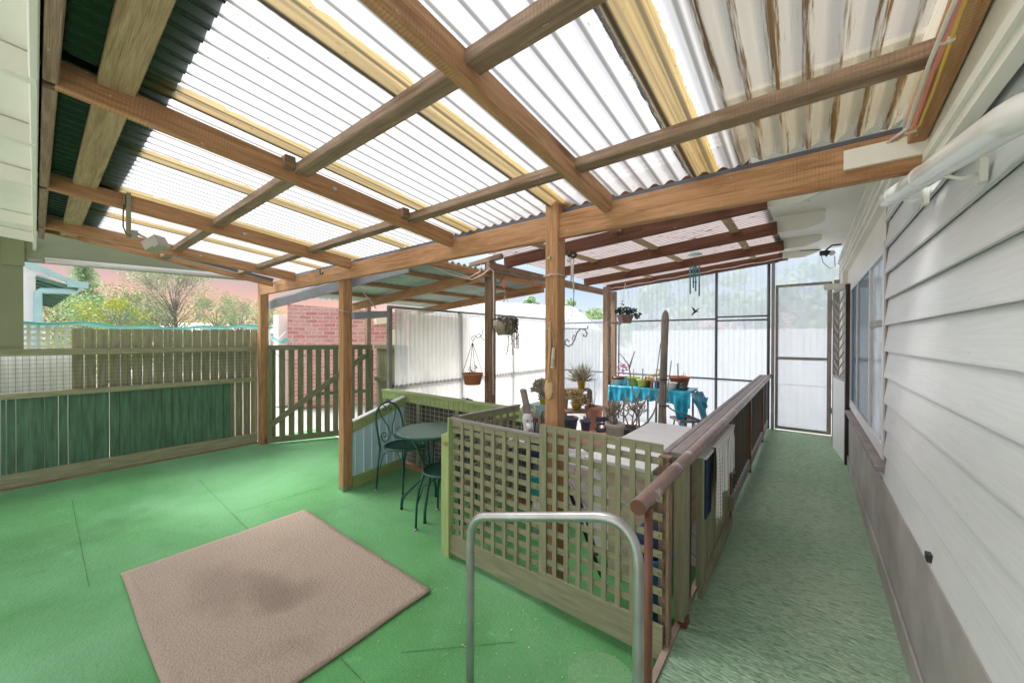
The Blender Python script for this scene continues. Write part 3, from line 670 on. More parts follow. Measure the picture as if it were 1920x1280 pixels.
# downpipe of white pvc
dp=thing('downpipe','thick white plastic downpipe sloping along the top of the weatherboards','pipe',(.28,1.5,2))
a=P(1668,372,X=.285); b_=P(1890,228,X=.285)
d_=(a-b_).normalized()
cpts=[a+d_*.04,a,a.lerp(b_,.33),a.lerp(b_,.66),b_]
g=MB(); g.tube(cpts+[b_-d_*.05+Vector((.004,0,0)),b_-d_*.09+Vector((.03,0,-.0)),b_-d_*.12+Vector((.09,0,-.0)),b_-d_*.125+Vector((.18,0,0))],.034,28); g.build('pipe_run',M['pvc'],dp)
g=MB()
for t_ in (.12,.5): 
    g=MB(); c_=a.lerp(b_,t_); g.tube([c_-d_*.012,c_+d_*.012],.0365,28); g.build('collar',M['pvc'],dp)
g=MB()
for t_ in (.22,.68):
    g=MB(); c_=a.lerp(b_,t_); g.tube([c_+Vector((0,0,-.035)),c_+Vector((.03,0,-.05)),c_+Vector((.06,0,-.045))],.005,8); g.bb(HX-.018,HX-.004,c_.y-.018,c_.y+.018,c_.z-.07,c_.z-.01); g.build('pipe_clip',M['cream'],dp)

# ================= LEFT EAVE =================
ev=thing('left_eave','cream painted eave lining with exposed rafter ends at the upper left','eave',(-3,-.3,0))
g=MB(); ze=lambda y: zr(y)+.075
g.prism([(-6.2,-1.6,ze(-1.6)),(-.4,-1.6,ze(-1.6)),(-.4,.012,ze(.012)),(-6.2,.012,ze(.012))],(0,0,.02)); g.build('lining',M['cream'],ev)
for x in (-1.45,-2.03,-2.7,-3.44,-4.68,-5.4):
    beam('rafter_tail',(x,-1.5,zr(-1.5)+.03),(x,.01,zr(.01)+.03),.045 if x!=-2.03 else .05,.085,M['cream'],ev)
beam('fascia',(-6.0,.0,zr(0)+.045),(-.42,.0,zr(0)+.045),.022,.11,M['cream'],ev)

# ================= FENCE LEFT =================
FX=-5.95
ws=thing('side_wall','sage green wall panel with header beam framing the view over the fence','wall',(-6,-.8,0))
g=MB(); g.bb(FX-.08,FX+.0,-1.7,P(44,600,X=FX).y,1.42,2.9); g.build('wall_panel',M['wall_green'],ws)
g=MB(); 
h0=P(43,490,X=FX);h1=P(477,527,X=FX);h2=P(480,527,X=FX)
g.prism([(FX-.05,h0.y-.02,h0.z),(FX-.05,1.87,h1.z),(FX-.05,1.87,h1.z+.04),(FX-.05,h0.y-.02,h0.z+.46)],(.05,0,0)); g.build('header',M['wall_green'],ws)
g=MB(); g.bb(FX+.002,FX+.02,-.19,-.06,2.22,2.48); g.build('bracket_plate',M['wall_green'],ws)
fence=thing('paling_fence','olive green paling fence with rails and wire mesh behind the patio','fence',(FX,1,.05))
y=.235; g=MB()
pal_x=FX-.045
while y<1.87:
    w_=.079; g.bb(pal_x-.008,pal_x+.008,y,y+w_,.12,1.622+.03*(y)/1.9+random.uniform(-.004,.004)); y+=.0885
g.build('paling',M['olive_fence'],fence)
# lower boards : darker, gaps at irregular places
g=MB(); xs=[0,11,29,109,127,205,224,303,322,419]
ys=[-1.6,-1.0,-.6]+[P(u,800,X=FX-.02).y for u in xs]+[P(432,800,X=FX).y]
for a,b_ in zip(ys[:-1],ys[1:]): 
    n_=max(1,round((b_-a)/.09))
    for k in range(n_):
        aa=a+(b_-a)*k/n_; bb_=a+(b_-a)*(k+1)/n_
        g.bb(FX-.036,FX-.022-.002*(k%2),aa+(.005 if k==0 else .0006),bb_-(.0006),.12,.965)
g.build('lower_board',M['darkgreen'],fence)
g=MB()
for z0,z1 in ((1.358,1.425),(.948,1.003)):
    g=MB(); g.bb(FX-.020,FX+.03,-1.7,1.88,z0,z1); g.build('rail',M['olive_fence'],fence)
g=MB(); g.bb(FX-.020,FX+.03,-1.7,1.88,.115,.235); g.build('bottom_rail',M['olive_fence'],fence)
g=MB(); g.bb(FX-.02,FX+.05,-1.7,1.88,.085,.113); g.build('ground_plate',M['timber_grey'],fence)
g=MB(); yy=-1.0
while yy<1.86: g.bb(FX-.0245,FX-.0215,yy-.0012,yy+.0012,1.003,1.358); yy+=.042
z=1.02
while z<1.36: g.bb(FX-.0215,FX-.0195,-1.0,1.86,z-.0012,z+.0012); z+=.042
yy=ys[-1]
while yy<1.86: g.bb(FX-.0245,FX-.0215,yy-.001,yy+.001,.235,.948); yy+=.03
z=.25
while z<.94: g.bb(FX-.0215,FX-.0195,ys[-1],1.86,z-.001,z+.001); z+=.03
g.build('wire_mesh',M['wire'],fence)
# things right behind the fence
lt=MB()
for k in range(14): 
    y_=-.55+k*.062; lt.bb(FX-.40,FX-.39,y_,y_+.025,1.36,1.70)
for k in range(6): 
    z_=1.37+k*.06; lt.bb(FX-.389,FX-.38,-.6,.32,z_,z_+.025)
o=lt.build('white_lattice',M['house_white']); tag(o,'white lattice strip standing just beyond the left end of the fence','lattice')
o=corr('iron_sheet',(FX-.55,-1.6,0),(0,1,0),(0,0,1.34),26,.076,.010,M['neigh_roof'],None,8,1); tag(o,'pale corrugated sheet seen through the wire mesh at the left','sheet')
g=MB(); 
def tarp(i,j):
    y_=-.3+2.5*i; return (FX-.30-.25*j,y_,1.675+.02*math.sin(i*9)+.012*math.sin(i*31)+.02*i-.03*j)
g.grid(tarp,60,4,2.5,.3); o=g.build('shade_cloth',M['shade_tarp'],None,.012); tag(o,'aqua shade cloth lying along the top of the fence','cloth')
g=MB(); g.tube([(FX-.2,2.1,1.60),(FX-.9,2.9,1.62),(FX-1.6,3.4,1.66)],.02,6)
# fluorescent batten on the header
fl_=thing('tube_light','long pale fluorescent tube light fixed under the green header','lamp',(FX+.06,.8,2.3))
a=P(84,489,X=FX+.06); b_=P(455,520,X=FX+.06)
g=MB(); g.tube([a,b_],.021,12); g.build('tube_cover',M['tube_white'],fl_)
g=MB(); g.tube([a-(b_-a).normalized()*.1,a],.013,8); g.build('end_cap',M['pipe_grey'],fl_); g=MB(); g.tube([b_,b_+(b_-a).normalized()*.13],.013,8); g.build('end_cap',M['pipe_grey'],fl_)
g=MB(); g.bar(a+Vector((-.03,0,.02)),b_+Vector((-.03,0,.02)),.03,.03); g.build('backplate',M['cream'],fl_)

# ================= GATE + BACK PANEL =================
gt=thing('picket_gate','olive picket gate with diagonal brace between the two timber posts','gate',(-5.6,2.4,.05))
A=Vector((-5.79,1.97,0)); B=Vector((-5.25,3.20,0)); gd=(B-A).normalized(); gn=Vector((gd.y,-gd.x,0)); Lg=(B-A).length
g=MB()
for k in range(12):
    c=A+gd*(.05+k*Lg/12)+Vector((0,0,.77)); g.box(c,.072,.016,1.32,(gd,gn,Vector((0,0,1))))
g.build('pickets',M['gate_green'],gt)
g=MB()
for z in (.145,1.435-.03): g.box(A+gd*(Lg/2)+gn*.022+Vector((0,0,z)),Lg,.03,.08 if z<.5 else .07,(gd,gn,Vector((0,0,1))))
for s_ in (.02,Lg-.02): g.box(A+gd*s_+gn*.022+Vector((0,0,.77)),.06,.028,1.19,(gd,gn,Vector((0,0,1))))
g.box(A+gd*(Lg*.72)+gn*.022+Vector((0,0,.74)),Lg*.55,.026,.05,(gd,gn,Vector((0,0,1))))
g.build('gate_frame',M['gate_green'],gt)
g=MB(); g.bar(A+gd*.04+gn*.05+Vector((0,0,.36)),A+gd*(Lg-.1)+gn*.05+Vector((0,0,1.28)),.022,.075,(0,0,1)); g.build('brace',M['gate_green'],gt)
g=MB(); pts=[A+gd*.0+gn*.06+Vector((0,0,1.36))]
for k in range(9): 
    t_=k/8; pts.append(A+gd*(t_*.55)+gn*.06+Vector((0,0,1.42-.20*math.sin(math.pi*t_)*1.0)))
g.tube(pts,.003,5); g.build('wire_loop',M['wire'],gt)
bp=thing('board_panel','dark olive board panel standing between the gate and the clear screen','fence',(-5,3.4,0))
C0=Vector((-5.22,3.26,0)); C1=Vector((-4.55,3.30,0)); cd_=(C1-C0).normalized(); cn=Vector((cd_.y,-cd_.x,0)); g=MB(); k=0; s_=0
while s_<(C1-C0).length: g.box(C0+cd_*(s_+.045)+Vector((0,0,.75)),.084,.016,1.38,(cd_,cn,Vector((0,0,1)))); s_+=.09
g.build('boards',M['gate_green'],bp)
g=MB()
for z in (1.41,.92,.2): g=MB(); g.box(C0+cd_*.33+cn*.025+Vector((0,0,z)),.68,.03,.06,(cd_,cn,Vector((0,0,1)))); g.build('rail',M['gate_green'],bp)

# ================= CLEAR SCREENS =================
sc=thing('side_screen','clear corrugated plastic screen on a grey frame behind the light green enclosure','screen',(-4.3,4.8,0))
corr('wall_sheet',(-4.27,2.92,.02),(0,1,0),(0,0,1.90),52,.076,.008,M['screen_cream'],sc,8,1)
g=MB(); g.bb(-4.335,-4.295,2.86,6.9,1.93,1.965)
for y_ in (2.88,4.15,5.45,6.86): g.bb(-4.34,-4.29,y_-.025,y_+.025,0,1.96)
g.bb(-4.75,-4.72,3.6,6.9,.74,.79)
g.build('frame',M['frame_green_grey'],sc)
g=MB(); g.bb(-4.32,-4.282,2.9,6.88,.895,.925); g.build('mid_rail',M['pipe_dark'],sc)
es=thing('end_screen','frosted corrugated plastic end screen on dark pipe frames at the far end','screen',(-2.2,6.95,0))
YE=6.93
def etop(x): return rr(x,6.86)+.0
g=MB(); n_=52
def esf(i,j):
    x_=-4.3+i*3.93; z0=.02; z1=etop(x_) if x_>-3.0 else 1.93
    if x_<-3.0: z1=1.93
    return (x_,YE+.03+.008*math.cos(2*math.pi*i*n_),z0+j*(z1-z0))
g.grid(esf,n_*8,1,n_*.076,2.4,True); g.build('wall_sheet',M['screen'],es)
g=MB()
for x_ in (P(1343,600,Y=YE).x,P(1441,600,Y=YE).x,P(1160,700,Y=YE).x):
    zt=etop(x_) if x_>-2.7 else 1.87
    g.tube([(x_,YE,.02),(x_,YE,zt)],.021 if x_>-2.7 else .015,8)
zm=P(1343,598,Y=YE).z; zl_=P(1343,710,Y=YE).z; xa=P(1343,600,Y=YE).x; xb=P(1441,600,Y=YE).x
g.tube([(-4.25,YE,zm),(xa,YE,zm)],.014,8); g.tube([(-4.25,YE,zl_),(xb,YE,zl_)],.014,8)
g.tube([(xa,YE,zm+.03),(xb,YE,zm+.03)],.013,8); g.tube([(xa,YE,zm-.03),(xb,YE,zm-.03)],.013,8)
g.build('pipe_frame',M['pipe_dark'],es)
g=MB(); g.bar((-3.0,YE-.02,etop(-3.0)+.02),(-.35,YE-.02,etop(-.35)+.02),.01,.05); g.build('flashing',M['steel_blue'],es)
# upper sheet over the door
g=MB(); g.quad((-.42,YE+.05,2.36),(.35,YE+.05,2.36),(.35,YE+.05,2.84),(-.42,YE+.05,2.84)); g.build('upper_sheet',M['screen'],es)
sd=thing('screen_door','frosted screen door in a grey frame at the end of the green walkway','door',(-.05,6.9,.18))
x0,x1=-.385,.262; zt=2.345; zb_=.20
g=MB(); g.bb(x0,x0+.035,6.88,6.91,zb_,zt); g.bb(x1-.05,x1,6.88,6.91,zb_,zt); g.bb(x0+.035,x1-.05,6.88,6.91,zt-.035,zt); g.bb(x0+.035,x1-.05,6.88,6.91,zb_,zb_+.04); g.bb(x0+.035,x1-.05,6.88,6.91,1.235,1.275); g.build('door_frame',M['frame_green_grey'],sd)
g=MB(); g.quad((x0,6.895,zb_),(x1,6.895,zb_),(x1,6.895,zt),(x0,6.895,zt),[(0,0),(.65,0),(.65,2.1),(0,2.1)]); g.build('fly_mesh',M['fly'],sd)
g=MB(); g.quad((x0,6.905,zb_),(x1,6.905,zb_),(x1,6.905,zt),(x0,6.905,zt),[(0,0),(.65,0),(.65,2.1),(0,2.1)]); g.build('frosted_sheet',M['screen'],sd)
g=MB(); 
for z_ in (.5,2.0): g=MB(); g.bb(x1-.005,x1+.02,6.87,6.88,z_,z_+.08); g.build('hinge',M['pipe_dark'],sd)
g=MB(); g.bb(x0-.05,x0-.01,6.86,6.94,.1,2.7); g.bb(x1+.02,x1+.075,6.86,6.94,.1,2.36); g.bb(x1+.076,x1+.12,6.87,6.95,.1,2.7); o=g.build('door_post',M['frame_green_grey'],es)

# ================= LIGHT GREEN ENCLOSURE =================
en=thing('planter_enclosure','light green topped timber enclosure with wire mesh front behind the bistro table','enclosure',(-3.1,2.8,0))
yg=2.74
g=MB(); g.bb(-4.26,-1.95,yg+.0,yg+.045,.775,.865); g.bb(-4.28,-1.94,yg-.01,yg+.10,.867,.885); g.build('top_rail',M['olive_light'],en)
g=MB(); g.bb(-4.2,-1.96,yg+.06,yg+.08,.02,.772); g.build('back_board',M['grey_dark'],en)
g=MB()
for x_ in (-4.22,-3.55,-2.9,-2.3): g=MB(); g.bb(x_-.03,x_+.03,yg+.003,yg+.05,.04,.773); g.build('stud',M['olive'],en)
g=MB(); g.bb(-3.80,-1.96,yg-.01,yg+.04,.0,.045); g.build('bottom_plate',M['timber'],en)
g=MB(); x_=-4.22
while x_<-1.97: g.bb(x_-.0015,x_+.0015,yg-.006,yg-.003,.05,.87); x_+=.075
z=.08
while z<.78: g.bb(-4.22,-1.97,yg-.009,yg-.006,z-.0015,z+.0015); z+=.05
g.build('wire_mesh',M['wire_light'],en)
rp_=thing('ramp_panel','low sloping side panel of pale blue ribbed sheet with light green rails','panel',(-3.7,2.35,0))
a0=Vector((-3.64,2.0,0)); a1=Vector((-3.76,2.72,0)); dd=(a1-a0)
g=MB(); g.prism([a0+Vector((0,0,.57)),a1+Vector((0,0,.75)),a1+Vector((0,0,.835)),a0+Vector((0,0,.675))],(-.035,0,0)); g.build('top_rail',M['olive_light'],rp_)
g=MB(); g.prism([a0+Vector((0.01,0,.675)),a1+Vector((0.01,0,.835)),a1+Vector((0.01,0,.85)),a0+Vector((0.01,0,.69))],(-.07,0,0)); g.build('cap',M['white_wood'],rp_)
g=MB(); g.prism([a0+Vector((0,0,.0)),a1+Vector((0,0,.0)),a1+Vector((0,0,.12)),a0+Vector((0,0,.12))],(-.035,0,0)); g.build('bottom_rail',M['olive_light'],rp_)
g=MB()
def rpf(i,j):
    p=a0+dd*i; z1=.58+.18*i; s_=abs(((i*7)%1)-.5); return (p.x-.02+(.008 if s_<.09 else 0),p.y,.1+j*(z1-.1))
g.grid(rpf,112,1,.73,.5,False); g.build('ribbed_sheet',M['blue_panel'],rp_)

# ================= LATTICE GATES =================
def lattice(name,label,O,dr_,W_,z0,z1,nv,nh,base=.15,cap=False,stile=True,capmat='rail_board',mat='olive',open_right=False,top=.03):
    O=Vector(O); dr_=Vector(dr_).normalized(); nr=Vector((dr_.y,-dr_.x,0)); Z=Vector((0,0,1)); ax=(dr_,nr,Z)
    t=thing(name,label,'gate' if 'gate' in name else 'lattice',O+dr_*(W_/2)+Z*z0)
    g=MB(); 
    for k in range(nv):
        s_=.06+(W_-.09)*(k+.5)/nv
        g.box(O+dr_*s_+nr*.009+Z*((z0+base+z1)/2-.02),.026,.008,(z1-z0-base)+.04-.012,ax)
    g.build('upright_slats',M[mat],t)
    g=MB()
    for k in range(nh):
        z=z0+base+.03+(z1-z0-base-.05)*(k+.35)/nh
        g.box(O+dr_*(W_/2)+Z*z,W_-.004,.008,.032,ax)
    g.build('cross_slats',M[mat],t)
    g=MB(); g.box(O+dr_*(W_/2)+nr*.002+Z*(z1-top/2-.002),W_,.014,top+.01,ax)
    if stile: g.box(O+dr_*.02+nr*.003+Z*((z0+z1)/2+base*.3),.045,.022,(z1-z0-base*.6),ax)
    g.build('frame',M[mat],t)
    if base>.05: 
        g=MB(); g.box(O+dr_*(W_/2)+nr*.012+Z*(z0+base/2),W_+.01,.018,base,ax); g.build('bottom_board',M[mat],t)
    if cap: g=MB(); g.box(O+dr_*(W_/2)+nr*.0+Z*(z1+.009),W_+.01,.03,.014,ax); g.build('cap',M[capmat],t)
    for k in range(nh):
        z=z0+base+.03+(z1-z0-base-.05)*(k+.35)/nh; c=O+dr_*(W_-.018)+Z*z; g=MB(); g.tube([c+nr*.003,c+nr*.010],.0055,7); g.build('rivet',M['brass'],t)
    return t
lattice('lattice_gate','wide olive lattice gate panel nearest the handrail',(-1.19,1.78,0),(1,0,0),.672,.065,1.045,8,9,.155)
lattice('lattice_gate','narrower olive lattice gate panel with grey cap beside the light green post',(-1.945,1.80,0),(1,0,0),.735,.045,.965,7,10,.13,True,False)
lattice('lattice_screen','olive lattice side screen running back towards the green enclosure',(-1.93,1.86,0),(.06,.7,0),.62,.12,.975,7,8,.03,True,False)
g=MB(); g.bb(-2.005,-1.96,1.78,1.825,.0,.87); g.bb(-1.957,-1.947,1.765,1.83,.03,.985); g.bb(-2.05,-2.008,1.79,1.83,.0,.85)
o=g.build('gate_post',M['olive_light']); tag(o,'short light green post at the left end of the lattice gates','post')
g=MB(); q=Vector((-1.985,1.765,.80)); 
for k in range(3): g.tube([q+Vector((-.03,0,.01*k)),q+Vector((.0,-.012,-.008+.01*k)),q+Vector((.03,0,-.01+.01*k))],.003,5)
g.build('latch',M['brass'],o)
# weathered stud behind the open end of the lattice
g=MB(); g.bar((-.525,1.84,.0),(-.525,1.84,.98),.05,.05,(0,1,0)); g.bar((-.50,1.80,.05),(-.50,1.80,.96),.012,.03,(0,1,0)); o=g.build('end_post',M['timber_grey']); tag(o,'weathered grey post between the wide lattice gate and the handrail','post')
# black leaning bar behind lattice
g=MB(); g.bar(P(1045,860,Y=2.03),P(1128,1080,Y=2.10),.018,.018); g.bar(P(1085,930,Y=2.1),P(1120,1040,Y=2.14),.012,.014); o=g.build('leaning_bar',M['black']); tag(o,'dark metal bars leaning behind the lattice gate','bar')

# ================= HANDRAIL & BALUSTRADE =================
br_=thing('balustrade','long balustrade with round worn brown handrail along the walkway','railing',(-.45,4,.1))
ha=P(1196,951,X=-.452); hb=Vector((-.445,6.85,.985))
g=MB(); g.tube([ha,ha+Vector((0,.01,0)),ha.lerp(hb,.2),ha.lerp(hb,.5),hb],[.0265,.028,.028,.028,.028],20); g.build('handrail',M['rail_top'],br_)
g=MB(); g.tube([ha+Vector((0,-.001,0)),ha+Vector((0,-.004,0))],.0262,20); g.build('end_grain',M['brown_paint'],br_)
g=MB(); q=P(1216,1000,Y=ha.y+.045); g.tube([(q.x,q.y,-.0),(q.x,q.y,ha.z-.01)],.0145,12); g.build('steel_post',M['brown_paint'],br_)
g=MB(); g.bar((-.508,1.95,.960),(-.508,6.85,.985),.06,.025); g.bar((-.56,1.95,.945),(-.56,6.85,.975),.035,.045); g.build('side_board',M['rail_board'],br_)
for y_ in (3.35,4.62,6.0): 
    z0=dz(y_)-.03
    g=MB(); g.bar((-.475,y_,z0),(-.475,y_,.92),.035,.045,(0,1,0)); g.build('baluster_post',M['brown_paint'],br_)
g=MB(); y_=3.47
while y_<6.8:
    if min(abs(y_-q) for q in (4.62,6.0))>.06: g.bar((-.50,y_,dz(y_)+.12),(-.50,y_,.955),.014,.045,(1,0,0),0)
    y_+=.098
g.build('slats',M['slat_dark'],br_)
g=MB(); g.bar((-.478,3.38,dz(3.4)+.09),(-.478,6.83,dz(6.83)+.09),.03,.10); g.build('kick_board',M['rail_board'],br_)
# solid green panel
pn=thing('panel_gate','closed olive tongue and groove panel below the striped towel','panel',(-.47,2.6,.1))
g=MB()
for k in range(10):
    y_=2.27+k*.104; g.bb(-.474,-.462-.004*(k%2),y_+.003,y_+.101,.15,.875)
g.build('boards',M['olive'],pn)
g=MB(); g.bb(-.462,-.435,2.21,3.24,.135,.195); g.build('bottom_rail',M['olive'],pn)
g=MB(); g.bb(-.470,-.440,2.21,2.262,.197,.88); g.build('stile',M['olive'],pn)
g=MB(); g.bb(-.462,-.435,3.245,3.30,.24,.34); g.build('hinge_block',M['olive'],pn)
g=MB(); g.bb(-.515,-.468,1.95,2.06,.15,.93); g.build('side_stile',M['olive'],pn)
g=MB(); g.bb(-.505,-.495,2.06,2.22,.12,.93); g.build('gap_shade_board',M['slat_dark'],pn)  # dark board added to stand in for the shade in the gap
g=MB(); g.bb(-.50,-.46,1.97,2.03,.06,.148); g.build('foot_stub',M['brown_paint'],pn)
g=MB(); g.bb(-.475,-.428,2.25,3.25,.878,.893); g.build('ledge',M['pot_white'],pn)
# towel
def towelmat():
    m,t,b=newmat('striped_knit'); v=coords(t,True); sx=N(t,'ShaderNodeSeparateXYZ'); t.links.new(v,sx.inputs[0])
    fr_=mth(t,'FRACT',mth(t,'MULTIPLY',sx.outputs[0],1/.042))
    c=ramp(t,fr_,[(0,(.80,.80,.78)),(.30,(.80,.80,.78)),(.34,(.10,.12,.16)),(.45,(.45,.36,.30)),(.55,(.80,.80,.78)),(.80,(.78,.78,.76)),(.84,(.12,.25,.36)),(.94,(.8,.8,.78))])
    for n_ in t.nodes:
        if n_.type=='VALTORGB': n_.color_ramp.interpolation='CONSTANT'
    chk=mth(t,'LESS_THAN',mth(t,'FRACT',mth(t,'MULTIPLY',sx.outputs[1],1/.018)),.45)
    c=mixc(t,mth(t,'MULTIPLY',chk,.55),c,(.85,.85,.83)); t.links.new(c,b.inputs['Base Color']); b.inputs['Roughness'].default_value=.95
    bump(t,b,noise(t,coords(t,True,(1,1,1)),160,2),.8,.006); return m
M['towel']=towelmat()
g=MB()
def tw(i,j):
    y_=2.44+.66*i
    fold=.014*math.sin(i*17)*(.3+j)+.007*math.sin(i*41+2)
    ln=.35+.05*math.sin(i*5+1)-.03*i+.02*math.sin(i*13)
    if j<.12: return (-.47+ .046*j/.12, y_+.01, .897+.010*(j/.12))
    q=(j-.12)/.88; return (-.416+fold*min(1,q*4)+.004, y_-.04*q+.02*i*q, .907-ln*q)
g.grid(tw,90,24,.62,.40); o=g.build('towel',M['towel'],None,.006); tag(o,'white and grey striped knitted towel hanging over the panel ledge','towel')
g=MB()
for k in range(30):
    i=k/29; p=Vector(tw(i,1)); g.tube([p,p+Vector((random.uniform(-.006,.006),random.uniform(-.006,.006),-.03-.015*random.random()))],.0022,4)
tag(g.build('fringe',M['rope'],o),kind='stuff')
g=MB(); g.bb(-.459,-.445,2.33,2.47,.52,.876); o=g.build('dark_cloth',M['navy']); tag(o,'dark navy cloth hanging beside the striped towel','cloth')

# galvanised stair rail
gr=MB(); a=P(880,1330,D=1.50); b_=P(1196,1330,D=1.14)
TL=P(882,968,D=1.5); TR=P(1180,962,D=1.14); 
top=[]
BL=Vector((TL.x,TL.y,-.02)); BR=Vector((P(1197,1100,D=1.12).x,P(1197,1100,D=1.12).y,-.02))
TRc=Vector((BR.x,BR.y,TR.z)); hd=(TRc-TL); Lh=hd.length
pts=[BL,Vector((TL.x,TL.y,.4)),Vector((TL.x,TL.y,TL.z-.13))]
r_=.11
def arc(p0,c,p1,n_=9):
    return [ (p0*(1-t)**2+c*2*t*(1-t)+p1*t*t) for t in [k/n_ for k in range(n_+1)]]
pts+=arc(TL-Vector((0,0,.10)),TL,TL+hd.normalized()*.08)
pts+=arc(TRc-hd.normalized()*.14,TRc,TRc-Vector((0,0,.17)),12)
pts+=[Vector((BR.x,BR.y,.4)),BR]
gr.tube(pts,.0165,20); o=gr.build('stair_rail',M['galv']); tag(o,'bent galvanised steel pipe rail in the foreground','railing')

# ================= BISTRO SET =================
Tc=Vector((-2.66,2.20,0))
tb=thing('bistro_table','round dark green metal bistro table with frosted top','table',Tc)
M['tabletop']=paint('frosted_green_top',(.50,.66,.64),.25,.25,3,.25,fine=90)
g=MB(); g.lathe(Tc,[(0.0,.700),(.285,.700),(.285,.712),(0.0,.714)],48); g.build('table_top',M['tabletop'],tb)
g=MB(); g.lathe(Tc,[(.286,.690),(.300,.690),(.304,.703),(.300,.716),(.286,.716)],48); g.build('rim',M['bistro'],tb)
for k in range(4):
    a=math.pi*(.22+.5*k); dr_=Vector((math.cos(a),math.sin(a),0)); g=MB()
    pts=[Tc+dr_*.20+Vector((0,0,.70)),Tc+dr_*.12+Vector((0,0,.55)),Tc+dr_*.045+Vector((0,0,.36)),Tc+dr_*.05+Vector((0,0,.31)),Tc+dr_*.12+Vector((0,0,.24)),Tc+dr_*.22+Vector((0,0,.14)),Tc+dr_*.255+Vector((0,0,.10)),Tc+dr_*.262+Vector((0,0,.015))]
    lg=g.tube(pts,.0125,10).build('leg',M['bistro'],tb)
    g=MB(); g.tube([pts[-1],pts[-1]-Vector((0,0,.014))],.014,10); g.build('foot_cap',M['black'],lg)
g=MB(); g.lathe(Tc,[(.045,.325),(.06,.325),(.06,.345),(.045,.345),(.045,.325)],24); g.build('centre_ring',M['bistro'],tb)
def bistro_chair(label,c,ang):
    c=Vector(c); t=thing('bistro_chair',label,'chair',c,'bistro chairs around the round table')
    fx=Vector((math.cos(ang),math.sin(ang),0)); sx=Vector((-math.sin(ang),math.cos(ang),0)); Z=Vector((0,0,1))
    g=MB()
    for k in range(-14,15):   # expanded-metal seat
        a_=k*.0135; h=math.sqrt(max(0,.19**2-a_*a_)); 
        if h>.01:
            z_=.445-.010*(1-(a_/.19)**2)
            g.tube([c+sx*a_-fx*h+Z*z_,c+sx*a_+Z*(z_-.006),c+sx*a_+fx*h+Z*z_],.0022,4,False)
            g.tube([c+fx*a_-sx*h+Z*(z_+.002),c+fx*a_+Z*(z_-.004),c+fx*a_+sx*h+Z*(z_+.002)],.0022,4,False)
    g.build('seat_mesh',M['bistro'],t)
    g=MB(); g.tube([c+fx*(.195*math.cos(q))+sx*(.195*math.sin(q))+Z*.445 for q in [2*math.pi*k/32 for k in range(33)]],.010,8,False); g.build('seat_rim',M['bistro'],t)
    for s_ in (-1,1):
        top_=c+fx*.13+sx*(.15*s_)+Z*.44
        g=MB(); g.tube([top_,top_+fx*.03+sx*.02*s_-Z*.12,top_+fx*.045+sx*.03*s_-Z*.25,top_+fx*.05+sx*.035*s_-Z*.43],[.0105,.010,.009,.009],8)
        lg=g.build('leg',M['bistro'],t); q=top_+fx*.05+sx*.035*s_; g=MB(); g.lathe(Vector((q.x,q.y,0)),[(.017,0),(.02,.006),(.011,.014)],10); g.build('foot',M['pipe_grey'],lg)
        b0=c-fx*.17+sx*(.165*s_)+Z*.44
        g=MB(); g.tube([b0,b0-fx*.02+sx*.01*s_-Z*.2,b0-fx*.04+sx*.015*s_-Z*.43],[.0105,.010,.009],8)
        lg=g.build('leg',M['bistro'],t); q=b0-fx*.04+sx*.015*s_; g=MB(); g.lathe(Vector((q.x,q.y,0)),[(.017,0),(.02,.006),(.011,.014)],10); g.build('foot',M['pipe_grey'],lg)
        g=MB(); g.tube([top_-Z*.22+fx*.035+sx*.025*s_,top_-Z*.10-sx*.0*s_,top_-fx*.10-Z*.03-sx*.02*s_],.005,6); g.tube([b0-Z*.20,b0+fx*.05-Z*.07,b0+fx*.13-Z*.02],.005,6); g.build('leg_brace',M['bistro'],t)
    g=MB(); pts=[]
    for k in range(25):
        q=math.pi*k/24; w_=.165+.035*math.sin(q); zz=.44+.12+.30*math.sin(q)**.75 if 0<k<24 else .44
        pts.append(c-fx*(.17+.10*max(0,(zz-.44)/.42))+sx*(w_*math.cos(q))+Z*zz)
    g.tube(pts,.0105,8)
    g.build('back_hoop',M['bistro'],t)
    g=MB()
    def bk(a_,z_): return c-fx*(.17+.10*max(0,(z_-.44)/.42))+sx*a_+Z*z_
    for s_ in (-1,1):
        pts=[bk(0+.012*s_,.50)]
        pts=[bk(s_*x_,z_) for x_,z_ in ((.105,.535),(.085,.52),(.065,.535),(.07,.56),(.10,.57),(.13,.545),(.125,.50),(.09,.475),(.045,.49),(.012,.54),(.03,.62),(.075,.70),(.11,.78),(.10,.835),(.065,.85),(.035,.83),(.02,.80),(.035,.775),(.055,.785),(.05,.805))]
        g.tube(pts,.0055,6)
    g.build('heart_scroll',M['bistro'],t)
    return t
bistro_chair('dark green scroll back chair beside the pale blue panel',(-3.23,2.33,0),.12)
bistro_chair('dark green round seat chair half hidden behind the light green post',(-2.36,2.12,0),math.pi*1.12)

# ================= FURNITURE IN THE COURTYARD =================
cb=thing('storage_cabinet','beige cabinet with white washed plank top behind the wide lattice gate','cabinet',(-.93,3.28,0))
for k in range(6):
    g=MB(); g.bb(-1.165,-.72,2.26+k*.226,2.26+k*.226+.221,.728,.75); g.build('plank_top',M['white_wood'],cb)
g=MB(); g.bb(-1.01,-.735,2.29,3.58,.03,.726); g.build('carcass',M['beige_ply'],cb)
g=MB(); g.bb(-1.14,-1.012,2.33,3.58,.10,.726); g.build('side_panel',M['white_wood'],cb)
